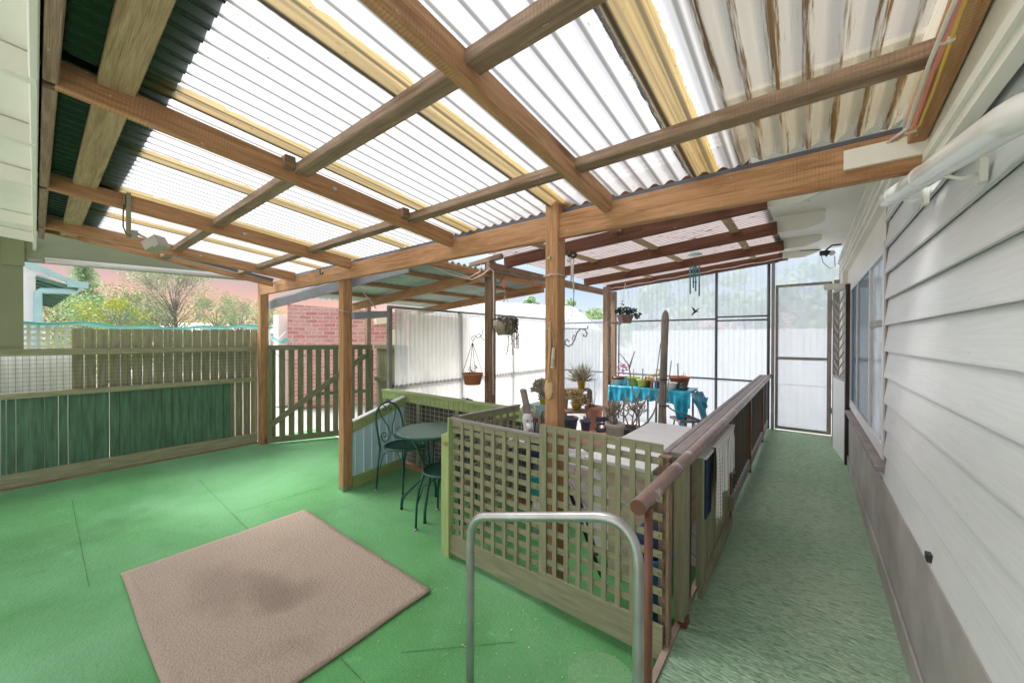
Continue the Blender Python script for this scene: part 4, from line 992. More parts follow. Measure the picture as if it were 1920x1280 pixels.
# more white boards seen through the lattice
o=thing('low_bench','low white slatted bench standing on the pavers behind the lattice gate','bench',(-1.75,3.2,0))
g=MB()
for k in range(4): g.bb(-2.1,-1.3,3.0+k*.11,3.0+k*.11+.10,.38,.40)
g.build('seat',M['white_wood'],o); 
for x_ in (-2.05,-1.36):
    for y_ in (3.04,3.38): g=MB(); g.bb(x_-.025,x_+.025,y_-.025,y_+.025,0,.378); g.build('leg',M['white_wood'],o)
# blue tub
o=thing('blue_tub','blue plastic tub glimpsed low behind the wide lattice','tub',(-.66,2.05,0)); g=MB(); g.lathe((-.66,2.06,.02),[(.0,0),(.085,0),(.105,.34),(.112,.35),(.112,.37),(.10,.37),(.08,.02),(0,.02)],24); g.build('body',M['blue_tub'],o)
g=MB(); g.lathe((-.66,2.06,.03),[(0,.50),(.05,.49),(.085,.44),(.09,.34)],16); g.build('contents',M['navy'],o)
# plant table with blue plastic
T0=P(1143,722,Y=5.55); T1=P(1292,727,Y=5.55); zt_=T0.z
pt_=thing('plant_table','long plant table covered in crumpled bright blue plastic','table',((T0.x+T1.x)/2,5.8,0))
g=MB(); g.bb(T0.x,T1.x,5.57,6.05,zt_-.03,zt_-.004); g.build('table_top',M['timber_grey'],pt_)
for x_ in (T0.x+.05,(T0.x+T1.x)/2,T1.x-.05):
    for y_ in (5.6,6.0): g=MB(); g.tube([(x_,y_,0),(x_,y_,zt_-.03)],.014,8); g.build('leg',M['pipe_dark'],pt_)
M['blue_plastic']=paint('bright_blue_plastic',(.02,.34,.52),.25,.45,7,.6,fine=14)
g=MB(); Wt=T1.x-T0.x
def cl(i,j):
    x_=T0.x-.02+i*(Wt+.04); dx=.0
    if j<.5: y_=6.05-(.5)*(j/.5); z_=zt_+.003+.003*math.sin(i*50)*math.sin(j*40)
    else:
        q=(j-.5)/.5; ln=.21+.035*math.sin(i*7+.5)+.012*math.sin(i*23)+.01*math.sin(i*61)+(.33 if .82<i<.97 else 0)*(1-abs(i-.9)/.08 if abs(i-.9)<.08 else 0)
        y_=5.545-.018*math.sin(i*37+q*2)*q-.012*math.sin(i*83)*q; z_=zt_-ln*q
    return (x_,y_,z_)
g.grid(cl,160,16,Wt,.8); o=g.build('plastic_cover',M['blue_plastic'],None,.002); tag(o,'crumpled bright blue plastic sheet draped over the plant table','cover')
g=MB()
def cl2(i,j): return (T1.x+.02+.18*j*(1-.3*i)+.01*math.sin(i*20),5.56+.45*i,zt_-.02-.45*j*(1-.75*i)-.02*math.sin(j*9+i*14))
g.grid(cl2,24,16,.4,.4); g.build('cover_corner',M['blue_plastic'],o,.002)

# ---- pots ----
def pot_mesh(c,r0,r1,h,rim=.008):
    g=MB(); g.lathe(c,[(0,0),(r0,0),(r1-.002,h*.86),(r1+rim,h*.87),(r1+rim,h),(r1-.006,h),(r1-.012,h*.9),(0,h*.88)],28); return g
def soil(c,r,h,par): g=MB(); g.lathe(c,[(0,h*.90),(r-.014,h*.90),(0,h*.93)],16); g.build('soil',M['soil'],par)
def pot(name,label,c,r0,r1,h,mat,cat='pot',group=None):
    t=thing(name,label,cat,c,group); pot_mesh(c,r0,r1,h).build('pot',M[mat],t); soil(c,r1,h,t); return t
def spikes(c,n,ln,wd,spread=1,zmin=.1,seed=1,cl=.02):
    rnd=random.Random(seed); g=MB(); c=Vector(c)
    for k in range(n):
        a=rnd.uniform(0,6.283); e=rnd.uniform(zmin,1.45); d=Vector((math.cos(a)*math.cos(e)*spread,math.sin(a)*math.cos(e)*spread,math.sin(e))).normalized()
        l=ln*rnd.uniform(.55,1.1); p=c+Vector((rnd.uniform(-cl,cl),rnd.uniform(-cl,cl),0)); mid=p+d*l*.55+Vector((0,0,.02*rnd.random()))
        end=p+d*l+Vector((0,0,rnd.uniform(-.02,.05)))
        g.tube([p,mid,end],[wd*.6,wd,wd*.15],5,False)
    return g
def rosettes(c,n,R,hh,wd,seed):
    rnd=random.Random(seed); g=MB(); c=Vector(c)
    for k in range(n):
        a=rnd.uniform(0,6.283); e=rnd.uniform(-.25,1.5); d=Vector((math.cos(a)*math.cos(e),math.sin(a)*math.cos(e),math.sin(e)*hh)); tip=c+d*R*rnd.uniform(.6,1)
        g.tube([c+d*R*.15,tip],[.004,.003],4,False)
        for q in range(9):
            b=rnd.uniform(0,6.283); f_=rnd.uniform(-.3,1.3); dd_=Vector((math.cos(b)*math.cos(f_),math.sin(b)*math.cos(f_),math.sin(f_)))
            dd_=(dd_+d.normalized()*.5).normalized()
            g.tube([tip,tip+dd_*wd*2.2,tip+dd_*wd*4.0],[wd*.35,wd*.6,wd*.12],5,False)
    return g
def leafcloud(g,c,R,n,sz,rnd,flat=1):
    c=Vector(c)
    for k in range(n):
        while True:
            q=Vector((rnd.uniform(-1,1),rnd.uniform(-1,1),rnd.uniform(-1,1)))
            if q.length<1: break
        p=c+Vector((q.x*R[0],q.y*R[1],q.z*R[2])); a=Vector((rnd.gauss(0,1),rnd.gauss(0,1),rnd.gauss(0,.6))).normalized(); b=a.orthogonal().normalized(); b=(b*math.cos(k)+a.cross(b)*math.sin(k))
        s_=sz*rnd.uniform(.5,1.2); v0=p-a*s_; v1=p+b*s_*.45; v2=p+a*s_; v3=p-b*s_*.45; g.quad(v0,v1,v2,v3)
# plant stand
St=P(1064,728,D=5.1)
ps=thing('plant_stand','two tier weathered plant stand holding succulents in yellow pots','stand',(St.x+.15,St.y+.1,0))
A0=P(1062,728,D=5.1); A1=P(1106,728,D=5.1); B0=P(1060,768,D=4.95); B1=P(1097,768,D=4.95)
vd=FW.copy(); vd.z=0; vd.normalize(); hdv=RT.copy(); hdv.z=0; hdv.normalize(); ZZ=Vector((0,0,1))
g=MB(); g.box((A0+A1)/2-ZZ*.012,(A1-A0).length,.2,.022,(hdv,vd,ZZ)); g.build('top_shelf',M['timber_grey'],ps)
g=MB(); g.box((B0+B1)/2-ZZ*.012,(B1-B0).length,.26,.022,(hdv,vd,ZZ)); g.build('lower_shelf',M['timber_grey'],ps)
for q_,s_ in ((A0,.0),(A1,0)):
    g=MB(); 
    for dd_ in (-.08,.08): g.bar(q_+vd*dd_-ZZ*.02,Vector((q_.x,q_.y,0))+vd*dd_-hdv*.05,.03,.03,(0,1,0))
    g.build('leg',M['timber_grey'],ps)
def at(u,v,D): return P(u,v,D=D)
c=at(1090,727,5.1); t=pot('potted_succulent','spiky pink green succulent in a yellow pot on the top shelf of the stand',c,.042,.060,.105,'pot_yellow','potted plant','succulents in yellow pots'); spikes(c+ZZ*.09,150,.25,.007,1.1,0.0,3).build('succulent',M['succulent'],t)
c=at(1081,766,4.95); t=pot('potted_succulent','yellow green rosette succulent in a pale yellow bowl on the lower shelf of the stand',c,.055,.078,.085,'pot_yellow','potted plant','succulents in yellow pots'); rosettes(c+ZZ*.08,34,.15,.9,.017,4).build('succulent',M['succulent_y'],t)
c=at(1019,757,3.9); t=pot('potted_succulent','grey pink rosette succulent in a yellow pot left of the brush post',c,.035,.052,.085,'pot_yellow','potted plant','succulents in yellow pots'); rosettes(c+ZZ*.09,34,.14,1,.016,5).build('succulent',M['succulent'],t)
c0_=at(1019,757,3.9); o=thing('pale_cabinet','small pale teal painted cabinet carrying the succulent left of the post','cabinet',(c0_.x,c0_.y,0))
g=MB(); g.bb(c0_.x-.13,c0_.x+.12,c0_.y-.1,c0_.y+.14,.0,c0_.z); g.build('body',M['teal_pale'],o)
g=MB(); g.bb(c0_.x-.15,c0_.x+.14,c0_.y-.12,c0_.y+.16,c0_.z-.17,c0_.z-.13); g.build('red_shelf',M['red'],o)
# dark, blue, terracotta pots
c=at(1068,812,4.4); t=pot('dark_pot','empty slate dark pot just right of the brush post',c,.07,.095,.19,'pot_grey')
c=at(1098,806,4.5); t=pot('blue_pot','small dark blue glazed pot with a dry succulent',c,.050,.066,.115,'pot_blue','potted plant'); spikes(c+ZZ*.1,30,.09,.006,1,.2,8).build('succulent',M['branch'],t)
c=at(1113,812,5.0); t=pot('terracotta_pot','large pale terracotta pot with thin bare stems',c,.085,.115,.36,'terra_pink','potted plant')
g=MB(); rnd=random.Random(3)
for k in range(9):
    a=rnd.uniform(0,6.28); g.tube([c+ZZ*.33,c+ZZ*(.33+rnd.uniform(.1,.22))+Vector((math.cos(a),math.sin(a),0))*.05,c+ZZ*(.33+rnd.uniform(.3,.6))+Vector((math.cos(a),math.sin(a),0))*rnd.uniform(.08,.3)],[.003,.002,.001],4)
g.build('stems',M['branch'],t)
# red brick-coloured platform
q0=at(1060,830,4.6); q1=at(1160,830,4.3); z_=at(1120,813,4.6).z
g=MB(); g.box(Vector(((q0.x+q1.x)/2,(q0.y+q1.y)/2,z_-.02)),1.0,.7,.04,(hdv,vd,ZZ)); o=g.build('low_platform',M['terra_pink']); tag(o,'low reddish plank platform under the statue and pots','platform')
g=MB(); 
for s_ in (-.45,.45):
    for r_ in (-.3,.3): g.box(Vector(((q0.x+q1.x)/2,(q0.y+q1.y)/2,(z_-.04)/2))+hdv*s_+vd*r_,.05,.05,z_-.04)
g.build('leg',M['timber_grey'],o)
# statue: seated figure on a garden bench
c=at(1133,808,4.4); stt=thing('garden_statue','small blue grey statue of a seated figure on a bench','statue',c)
g=MB(); g.box(c+ZZ*.012,.20,.12,.024,(hdv,vd,ZZ)); g.build('base',M['statue'],stt)
g=MB(); g.box(c+ZZ*.085-hdv*.03,.13,.07,.014,(hdv,vd,ZZ)); g.box(c+ZZ*.13-hdv*.03+vd*.035,.13,.012,.06,(hdv,vd,ZZ))
for s_ in (-.08,.02): g.box(c+ZZ*.05+hdv*s_,.014,.06,.055,(hdv,vd,ZZ))
g.build('bench',M['statue'],stt)
g=MB(); b0=c+hdv*.045
g.tube([b0+ZZ*.085,b0+ZZ*.12,b0+ZZ*.16+hdv*.004,b0+ZZ*.19-hdv*.005,b0+ZZ*.205-hdv*.01],[.026,.023,.027,.016,.010],10)
g.blob(b0+ZZ*.228-hdv*.012,(.017,.019,.023),10,.03)
for s_ in (-1,1):
    g.tube([b0+ZZ*.18+vd*.02*s_,b0+ZZ*.145+vd*.03*s_-hdv*.02,b0+ZZ*.125-hdv*.05+vd*.01*s_],[.009,.007,.006],6)
    g.tube([b0+ZZ*.09+vd*.012*s_,b0+ZZ*.095-hdv*.04+vd*.014*s_-vd*.03,b0+ZZ*.03-hdv*.04+vd*.012*s_-vd*.04],[.014,.012,.008],8)
g.build('figure',M['statue'],stt)
# frangipani pots with bare branches
def bare(c,z,par,seed,n=5,L=.5,r=.014,lean=None,depth=3):
    rnd=random.Random(seed); g=MB()
    def rec(p,d,l,r,k):
        q=p+d*l; m=p+d*l*.5+Vector((rnd.gauss(0,.02),rnd.gauss(0,.02),0)); g.tube([p,m,q],[r,r*.85,r*.8],7)
        if k==0: g.tube([q,q+d*.03],[r*.8,r*.3],6); return
        for _ in range(rnd.choice((2,2,3))):
            a=rnd.uniform(0,6.283); s_=d.orthogonal().normalized(); s2=d.cross(s_); nd=(d*1.0+(s_*math.cos(a)+s2*math.sin(a))*.75+Vector((0,0,.25))).normalized(); rec(q,nd,l*rnd.uniform(.5,.85),r*.72,k-1)
    for k in range(n):
        a=rnd.uniform(0,6.283); d=Vector((math.cos(a)*.35,math.sin(a)*.35,1)).normalized()
        if lean: d=(d+Vector(lean)).normalized()
        rec(Vector(c)+Vector((math.cos(a)*.03,math.sin(a)*.03,z)),d,L*rnd.uniform(.35,.6),r,depth)
    g.build('branches',M['branch'],par)
c=at(1184,850,4.35); zr_=P(1184,800,D=4.35).z-c.z
t=pot('frangipani_pot','bare branched frangipani in a large slate grey pot','',.10,.14,.1,'pot_grey') if False else thing('potted_frangipani','bare branched frangipani in a large slate grey pot','potted plant',c)
pot_mesh(c,.10,.135,zr_+.0).build('pot',M['pot_grey'],t); soil(c,.135,zr_,t)
g=MB()
def br(pts,r0,r1): 
    n_=len(pts); g.tube(pts,[r0+(r1-r0)*k/(n_-1) for k in range(n_)],7)
f_=lambda u,v,D=4.35: P(u,v,D=D)
for uv in ([(1199,802),(1197,775),(1190,750),(1184,720),(1180,690),(1178,683),(1166,667)],[(1180,690),(1184,676),(1190,658)],[(1197,775),(1200,765),(1218,740),(1222,720),(1226,702)],[(1199,802),(1215,790),(1225,775),(1234,750),(1238,720),(1236,708)],[(1197,778),(1182,765),(1176,745)],[(1182,765),(1174,770),(1168,762)],[(1190,750),(1197,742),(1200,728)],[(1218,740),(1210,745)],[(1234,750),(1244,762)]):
    br([f_(u,v) for u,v in uv],.011,.006)
g.build('branches',M['branch'],t)
g=MB(); p=f_(1166,667); g.prism([p,p+hdv*-.03+ZZ*.012,p+hdv*-.045+ZZ*.02,p+hdv*-.02+ZZ*.025],vd*.002); g.build('leaf',M['pot_lime'],t)
bare(c,zr_-.02,t,21,4,.24,.011,None,3)
c=at(1153,850,4.1); zr_=P(1153,792,D=4.1).z-c.z
t=thing('potted_frangipani','cluster of stubby bare branches in a cream plastic pot','potted plant',c); pot_mesh(c,.075,.10,zr_).build('pot',M['pot_cream'],t); soil(c,.10,zr_,t)
bare(c,zr_-.02,t,11,7,.22,.012,None,2)
# tall cactus with stakes
c=Vector(P(1240,640,D=4.15)); c.z=0; zc=P(1248,581,D=4.15).z
tc_=thing('tall_cactus','tall single grey column cactus tied to stakes','cactus',c)
pot_mesh(c,.11,.15,.26).build('pot',M['pot_black'],tc_); soil(c,.15,.26,tc_)
def cact(g,c,z0,z1,r,ribs,lean):
    n=ribs*4; m=80; b=len(g.v)
    for i in range(m+1):
        t_=i/m; z=z0+(z1-z0)*t_; rr_=r*(1 if t_<.93 else math.sqrt(max(0.02,1-((t_-.93)/.07)**2)))*(1-.10*math.cos(t_*9)*.4)
        for k in range(n):
            a=2*math.pi*k/n; q=rr_*(1+.07*math.cos(ribs*a)); g.v.append(Vector((c.x+lean.x*t_+q*math.cos(a),c.y+lean.y*t_+q*math.sin(a),z)))
    for i in range(m):
        for k in range(n):
            k2=(k+1)%n; g.face([b+i*n+k,b+i*n+k2,b+(i+1)*n+k2,b+(i+1)*n+k],[(k/n,i/m)]*4,True)
g=MB(); cact(g,c,.22,zc,.037,9,hdv*.045); g.build('stem',M['cactus'],tc_)
g=MB()
for uv in ([(1226,900),(1231,700),(1239,642)],[(1252,900),(1248,760),(1259,676)],[(1245,900),(1246,720)]): g.tube([P(u,v,D=4.12) for u,v in uv],.006,6)
g.build('stake',M['branch'],tc_)
g=MB(); q=P(1245,711,D=4.15); g.tube([q+Vector((.045*math.cos(a),.045*math.sin(a),0)) for a in [k*.4 for k in range(17)]],.006,5); q=P(1245,760,D=4.15); g.tube([q+Vector((.05*math.cos(a),.05*math.sin(a),0)) for a in [k*.4 for k in range(17)]],.006,5); g.build('tie',M['black'],tc_)
# pots on the blue table
def onT(u,Y): q=P(u,700,Y=Y); q.z=zt_+.005; return q
c=onT(1159,5.68); t=pot('glazed_bowl','brown and white banded bowl at the left end of the blue table',c,.075,.088,.13,'pot_white'); g=MB(); g.lathe(c,[(.0925,.085),(.0985,.09),(.0985,.132),(.085,.133)],28); g.build('brown_band',M['pot_brown'],t)
c=onT(1170,5.9); t=pot('potted_orchid','pink flowering orchid in a white pot behind the banded bowl',c,.055,.07,.13,'pot_white','potted plant')
g=MB(); g.tube([c+ZZ*.12,c+ZZ*.3-hdv*.02,c+ZZ*.36-hdv*.08],.004,5); g.build('stem',M['leaf'],t); g=MB(); rnd=random.Random(5); leafcloud(g,c+ZZ*.24-hdv*.03,(.10,.06,.09),70,.030,rnd); g.build('flowers',M['orchid'],t)
c=onT(1188,5.72); t=pot('lime_pot','olive lime pot standing second on the blue table',c,.075,.088,.135,'pot_lime'); g=MB(); g.tube([c+ZZ*.1,c+ZZ*.26],.008,6); g.build('stem',M['branch'],t)
c=onT(1205,5.62); t=pot('lime_pot','pale lime tapered pot with a cut stem in the middle of the blue table',c,.060,.085,.12,'pot_lime'); g=MB(); g.tube([c+ZZ*.1,c+ZZ*.28],.010,6); g.tube([c+ZZ*.1+hdv*.03,c+ZZ*.16+hdv*.05],.012,6); g.build('stem',M['branch'],t)
c=onT(1219,5.68); t=pot('terracotta_pot','small orange terracotta pot with yellow flowers on the blue table',c,.040,.055,.10,'terracotta','potted plant'); g=MB(); leafcloud(g,c+ZZ*.13,(.08,.06,.05),60,.028,random.Random(9)); g.build('flowers',M['flower_y'],t)
c=onT(1234,5.66); t=pot('dark_pot','dark pot holding a cream flowered plant beside the cactus',c,.045,.055,.11,'pot_blue','potted plant'); g=MB(); leafcloud(g,c+ZZ*.19,(.06,.05,.09),60,.03,random.Random(10)); g.build('flowers',M['flower_y'],t)
c=onT(1274,5.85); t=pot('terracotta_pot','red terracotta pot with bare cuttings at the right end of the blue table',c,.10,.14,.17,'terracotta','potted plant'); g=MB()
for a_,h_,r_ in ((-.02,.36,.010),(.03,.20,.004),(.05,.24,.004),(.01,.18,.004),(.07,.22,.003)): g.tube([c+ZZ*.13+hdv*a_,c+ZZ*(.0+h_)+hdv*(a_*1.3)],r_,6)
g.build('cuttings',M['branch'],t)
c=onT(1260,5.62); t=pot('white_pot','squat speckled white pot in front of the red terracotta pot',c,.058,.070,.10,'pot_white')
c=onT(1280,5.62); t=thing('frog_ornament','small grey green stone ornament at the right end of the blue table','ornament',c); g=MB(); g.blob(c+ZZ*.035,(.055,.045,.035),10,.2); g.blob(c+ZZ*.075-hdv*.01,(.03,.03,.028),10,.15); g.blob(c+ZZ*.03+hdv*.06,(.025,.025,.02),8,.2); g.build('body',M['statue'],t)
# teal tub and chair at the right of the table
c=Vector(P(1300,800,D=5.0)); c.z=0; c+=hdv*.03
t=thing('teal_tub','teal plastic tub beside the blue covered table','tub',c); g=MB(); g.lathe(c,[(0,0),(.17,0),(.20,.27),(.21,.28),(.19,.28),(.16,.03),(0,.03)],24); g.build('body',M['teal_pale'],t)
t=thing('tube_chair','dark tubular garden chair with teal seat by the end screen','chair',c+vd*.3); g=MB()
for s_ in (-.16,.16):
    b=c+vd*.32+hdv*.05+vd*s_
    g.tube([b+hdv*.24,b+hdv*.17+ZZ*.30,b+hdv*.10+ZZ*.42,b-hdv*.10+ZZ*.47,b-hdv*.22+ZZ*.55],.010,8); g.tube([b-hdv*.18,b-hdv*.12+ZZ*.38],.010,8)
g.build('frame',M['pipe_dark'],t); g=MB(); g.box(c+vd*.32+ZZ*.40+hdv*.02,.32,.34,.03,(hdv,vd,ZZ)); g.build('seat',M['plastic_violet'],t)
# animal shaped planter with furry cactus
c=Vector(P(991,812,D=3.25)); c.z=P(991,822,D=3.25).z
ta=thing('plant_bench','narrow white washed bench behind the lattice carrying the animal planter','bench',(c.x,c.y,0)); g=MB(); g.box(c-ZZ*.02,.5,.3,.03,(hdv,vd,ZZ)); g.build('top',M['white_wood'],ta)
for s_ in (-.2,.2): g=MB(); g.box(Vector((c.x,c.y,(c.z-.035)/2))+hdv*s_,.04,.2,c.z-.035,(hdv,vd,ZZ)); g.build('leg',M['white_wood'],ta)
t=thing('animal_planter','white ceramic animal head planter with red mouth and blue eye holding a furry cactus','planter',c)
g=MB(); g.tube([c,c+ZZ*.05,c+ZZ*.10-hdv*.0,c+ZZ*.17-hdv*.01,c+ZZ*.22-hdv*.012],[.040,.046,.044,.046,.036],16); g.tube([c+ZZ*.13-vd*.02,c+ZZ*.11-vd*.055+hdv*.008,c+ZZ*.09-vd*.075+hdv*.01],[.034,.028,.020],12); g.build('head',M['ceramic'],t)
g=MB(); 
for s_ in (-1,1): g.tube([c+ZZ*.20+hdv*.04*s_,c+ZZ*.26+hdv*.055*s_,c+ZZ*.30+hdv*.045*s_],[.014,.014,.003],8)
g.build('ear',M['pot_cream'],t)
g=MB(); g.tube([c+ZZ*.085-vd*.090+hdv*.030,c+ZZ*.076-vd*.096+hdv*.012,c+ZZ*.085-vd*.092-hdv*.008],.004,6); g.tube([c+ZZ*.055-vd*.055-hdv*.03,c+ZZ*.05-vd*.06,c+ZZ*.055-vd*.055+hdv*.03],.004,6); g.build('mouth',M['red'],t)
g=MB(); g.blob(c+ZZ*.165-vd*.055-hdv*.012,.008,8,0); g.blob(c+ZZ*.165-vd*.055+hdv*.028,.008,8,0); g.build('eye',M['pot_blue'],t)
g=MB(); cact(g,c,c.z+.2,P(982,728,D=3.25).z,.028,10,-hdv*.05); g.build('cactus',M['cactus_fuzzy'],t)
g=MB(); 
for k in range(5): g.tube([c+ZZ*.02+hdv*(.06+.02*k),c+ZZ*(.12+.03*k)+hdv*(.08+.01*k),c+ZZ*(.16+.04*(k%3))+hdv*(.05+.03*k)],.006,6)
g.build('dry_stem',M['branch'],t)
# items low behind: teal crate and dark bag
c=Vector(P(1010,905,D=3.0)); g=MB(); g.box(Vector((c.x,c.y,.36)),.12,.1,.16,(hdv,vd,ZZ)); o=g.build('teal_crate',M['teal']); tag(o,'small teal crate seen through the narrow lattice gate','crate')
g=MB(); g.tube([(c.x,c.y,.0),(c.x,c.y,.27)],.05,10); g.build('stool_leg',M['white_wood'],o)
c=Vector(P(1002,860,D=3.15)); g=MB(); g.blob(Vector((c.x,c.y,.62)),(.09,.07,.14),14,.12); o=g.build('dark_bag',M['navy']); tag(o,'dark navy bag hanging behind the narrow lattice gate','bag')
g=MB(); g.tube([(c.x,c.y,.74),(c.x,c.y+.02,.86)],.006,6); g.build('strap',M['navy'],o)

# ================= HANGING THINGS =================
def chains(g,top_,c,r,n=3,rad=.002):
    for k in range(n):
        a=.5+k*6.283/n; g.tube([top_,c+Vector((math.cos(a)*r,math.sin(a)*r,0))],rad,4)
def scroll(g,pts,r): g.tube(pts,r,7)
# terracotta hanging basket
D_=3.95; c=P(886,720,D=D_); apex=P(886,642,D=D_)
t=thing('hanging_basket','terracotta coloured plastic basket hanging on chains left of the middle post','hanging pot',c)
rim=P(886,699,D=D_).z; g=MB(); g.lathe(Vector((c.x,c.y,0)),[(0,rim-.12),(.082,rim-.12),(.105,rim-.02),(.114,rim-.018),(.114,rim),(.10,rim),(.075,rim-.10),(0,rim-.10)],26); g.build('basket',M['terracotta'],t)
g=MB(); chains(g,apex,Vector((c.x,c.y,rim)),.108,4,.0028); g.build('chain',M['wire'],t)
g=MB(); q=Vector((c.x,c.y,rim)); leafcloud(g,q+ZZ*.04,(.05,.05,.05),30,.015,random.Random(2)); g.build('plant',M['leaf_grey'],t)
def curl(cx,D,seq): return [P(u,v,D=D) for u,v in seq]
g=MB(); g.tube(curl(0,D_,[(908,638),(903,633),(899,625),(893,630),(886,640),(884,634),(890,628),(895,634),(902,630),(906,622),(903,616)]),.004,6); o=g.build('scroll_bracket',M['black']); tag(o,'small black scroll bracket carrying the terracotta basket','bracket')
# wicker basket with trailing plant
D_=3.5; c=P(947,612,D=D_); apex=P(947,554,D=D_); rim=P(947,601,D=D_).z; cb_=Vector((c.x,c.y,0))
t=thing('hanging_basket','wicker hanging basket with dark trailing plant beside the middle post','hanging pot',c)
g=MB(); g.lathe(cb_,[(0,rim-.135),(.07,rim-.135),(.10,rim-.07),(.108,rim-.065),(.112,rim),(.10,rim),(.06,rim-.12),(0,rim-.12)],20); g.build('basket',M['wicker'],t)
g=MB(); chains(g,apex,cb_+ZZ*rim,.105,3,.0025); g.tube([apex,P(946,542,D=D_)],.003,5); g.build('chain',M['pipe_grey'],t)
g=MB(); rnd=random.Random(4)
for k in range(34):
    a=rnd.uniform(0,6.283); R_=.10; p=cb_+Vector((math.cos(a)*.06,math.sin(a)*.06,rim+.01)); q=cb_+Vector((math.cos(a)*(R_+.02),math.sin(a)*(R_+.02),rim+.03*rnd.random()))
    drop=rnd.uniform(.03,.12) if rnd.random()<.6 else rnd.uniform(.2,.38)
    if math.cos(a)*RT.x+math.sin(a)*RT.y<.2: drop*=.4
    e_=q-ZZ*drop+Vector((rnd.gauss(0,.01),rnd.gauss(0,.01),0)); g.tube([p,q,q-ZZ*drop*.5,e_],.0022,4)
    n_=int(drop/.012)+3
    for s_ in range(n_):
        pp_=q.lerp(e_,s_/n_)+Vector((rnd.gauss(0,.006),rnd.gauss(0,.006),0)); leafcloud(g,pp_,(.006,.006,.006),2,.010,rnd)
leafcloud(g,cb_+ZZ*(rim+.02),(.11,.11,.03),220,.014,rnd)
g.build('trailing_plant',M['leaf_grey'],t)
q=P(945,532,D=D_); g=MB(); pr=[(0,.045),(-.016,.03),(-.022,0),(-.014,-.025),(0,-.045),(.014,-.025),(.022,0),(.016,.03)]
g.prism([q+hdv*a_+ZZ*b_ for a_,b_ in pr],vd*.008); o=g.build('orange_tag',M['terracotta']); tag(o,'orange leaf shaped tag above the wicker basket','ornament')
g=MB(); g.tube([P(u,v,D=D_) for u,v in ((928,526),(932,532),(938,530),(941,522),(946,517))],.004,6); g.build('hook',M['black'],o)
# hanging planter further back
D_=5.3; c=P(1172,606,D=D_); rim=P(1172,590,D=D_).z; cb_=Vector((c.x,c.y,0)); t=thing('hanging_planter','mauve brown hanging planter with leafy plant by the end screen','hanging pot',c)
g=MB(); g.lathe(cb_,[(0,rim-.12),(.085,rim-.12),(.125,rim-.01),(.13,rim),(.115,rim),(0,rim-.02)],8,sm=False); g.build('planter',M['plastic_violet'],t)
g=MB(); leafcloud(g,cb_+ZZ*(rim+.05),(.15,.12,.06),170,.035,random.Random(8)); leafcloud(g,cb_+ZZ*(rim-.0)+hdv*.17,(.05,.05,.06),40,.028,random.Random(18)); leafcloud(g,cb_+ZZ*(rim+.16)-hdv*.04,(.03,.03,.09),14,.018,random.Random(28)); g.build('plant',M['leaf_dark'],t)
g=MB(); chains(g,P(1172,530,D=D_),cb_+ZZ*rim,.12,3,.002); g.build('chain',M['cable_white'],t)
# thin dangling chains near far post
g=MB(); a_=P(1144,560,D=5.2)
for k in range(28): 
    q=P(1144+random.uniform(-1.5,1.5),615+k*5,D=5.2); g.blob(q,.010,6,.3)
g.tube([P(1144,590,D=5.2),P(1145,755,D=5.2)],.003,4); o=g.build('bead_string',M['leaf_grey']); tag(o,'long dark beaded string hanging beside the far post','ornament')
g=MB(); g.tube([P(u,v,D=5.2) for u,v in ((1138,600),(1139,585),(1144,572),(1146,590),(1143,612),(1140,600))],.004,5); g.bar(P(1138,604,D=5.2),P(1164,607,D=5.2),.03,.025); o=g.build('shelf_bracket',M['pipe_grey']); tag(o,'short grey arm and hook on the far post behind the leafy planter','bracket')
# wind chime
Dc=4.09; t=thing('wind_chime','turquoise tube wind chime with a dark bird hanging from a stained rafter','wind chime',P(1303,590,D=Dc))
q=P(1303,477,D=Dc); g=MB(); g.lathe(q,[(0,.018),(.03,.016),(.066,.004),(.068,-.006),(.05,-.010),(0,-.010)],24); g.build('disc',M['teal_pale'],t)
g=MB(); g.tube([P(1303,440,D=Dc),P(1303,466,D=Dc)],.003,5)
for a in (0,2.1,4.2): g.tube([P(1303,466,D=Dc),q+Vector((.05*math.cos(a),.05*math.sin(a),.01))],.0015,4)
tubes=[(1294,499,551),(1300,498,540),(1304.5,499,546),(1311,497,555)]
for u,v0,v1 in tubes: g.tube([P(u,480,D=Dc),P(u,v0,D=Dc)],.0012,4)
g.tube([P(1302.5,480,D=Dc),P(1302.5,576,D=Dc)],.0012,4); g.build('cord',M['wire'],t)
for u,v0,v1 in tubes: g=MB(); g.tube([P(u,v0,D=Dc),P(u,v1,D=Dc)],.0072,10); g.build('tube',M['chime'],t)
g=MB(); p=P(1302.5,529,D=Dc); g.lathe(p,[(0,.003),(.022,.002),(.022,-.003),(0,-.003)],16); g.build('striker',M['black'],t)
g=MB(); b0=P(1303,584,D=Dc); g.tube([b0-hdv*.028-ZZ*.028,b0-hdv*.01-ZZ*.012,b0+hdv*.012+ZZ*.002,b0+hdv*.026+ZZ*.0,b0+hdv*.034-ZZ*.006],[.004,.011,.010,.006,.002],8)
for pts in ([(-.008,-.002),(-.022,.02),(-.036,.052),(-.018,.04),(.004,.022),(.008,.004)],[(.006,.002),(.016,.02),(.05,.042),(.038,.022),(.02,.004)],[(-.026,-.02),(-.040,-.042),(-.024,-.040),(-.012,-.02)]):
    g.prism([b0+hdv*a_+ZZ*b_ for a_,b_ in pts],vd*.004)
g.build('bird',M['black'],t)
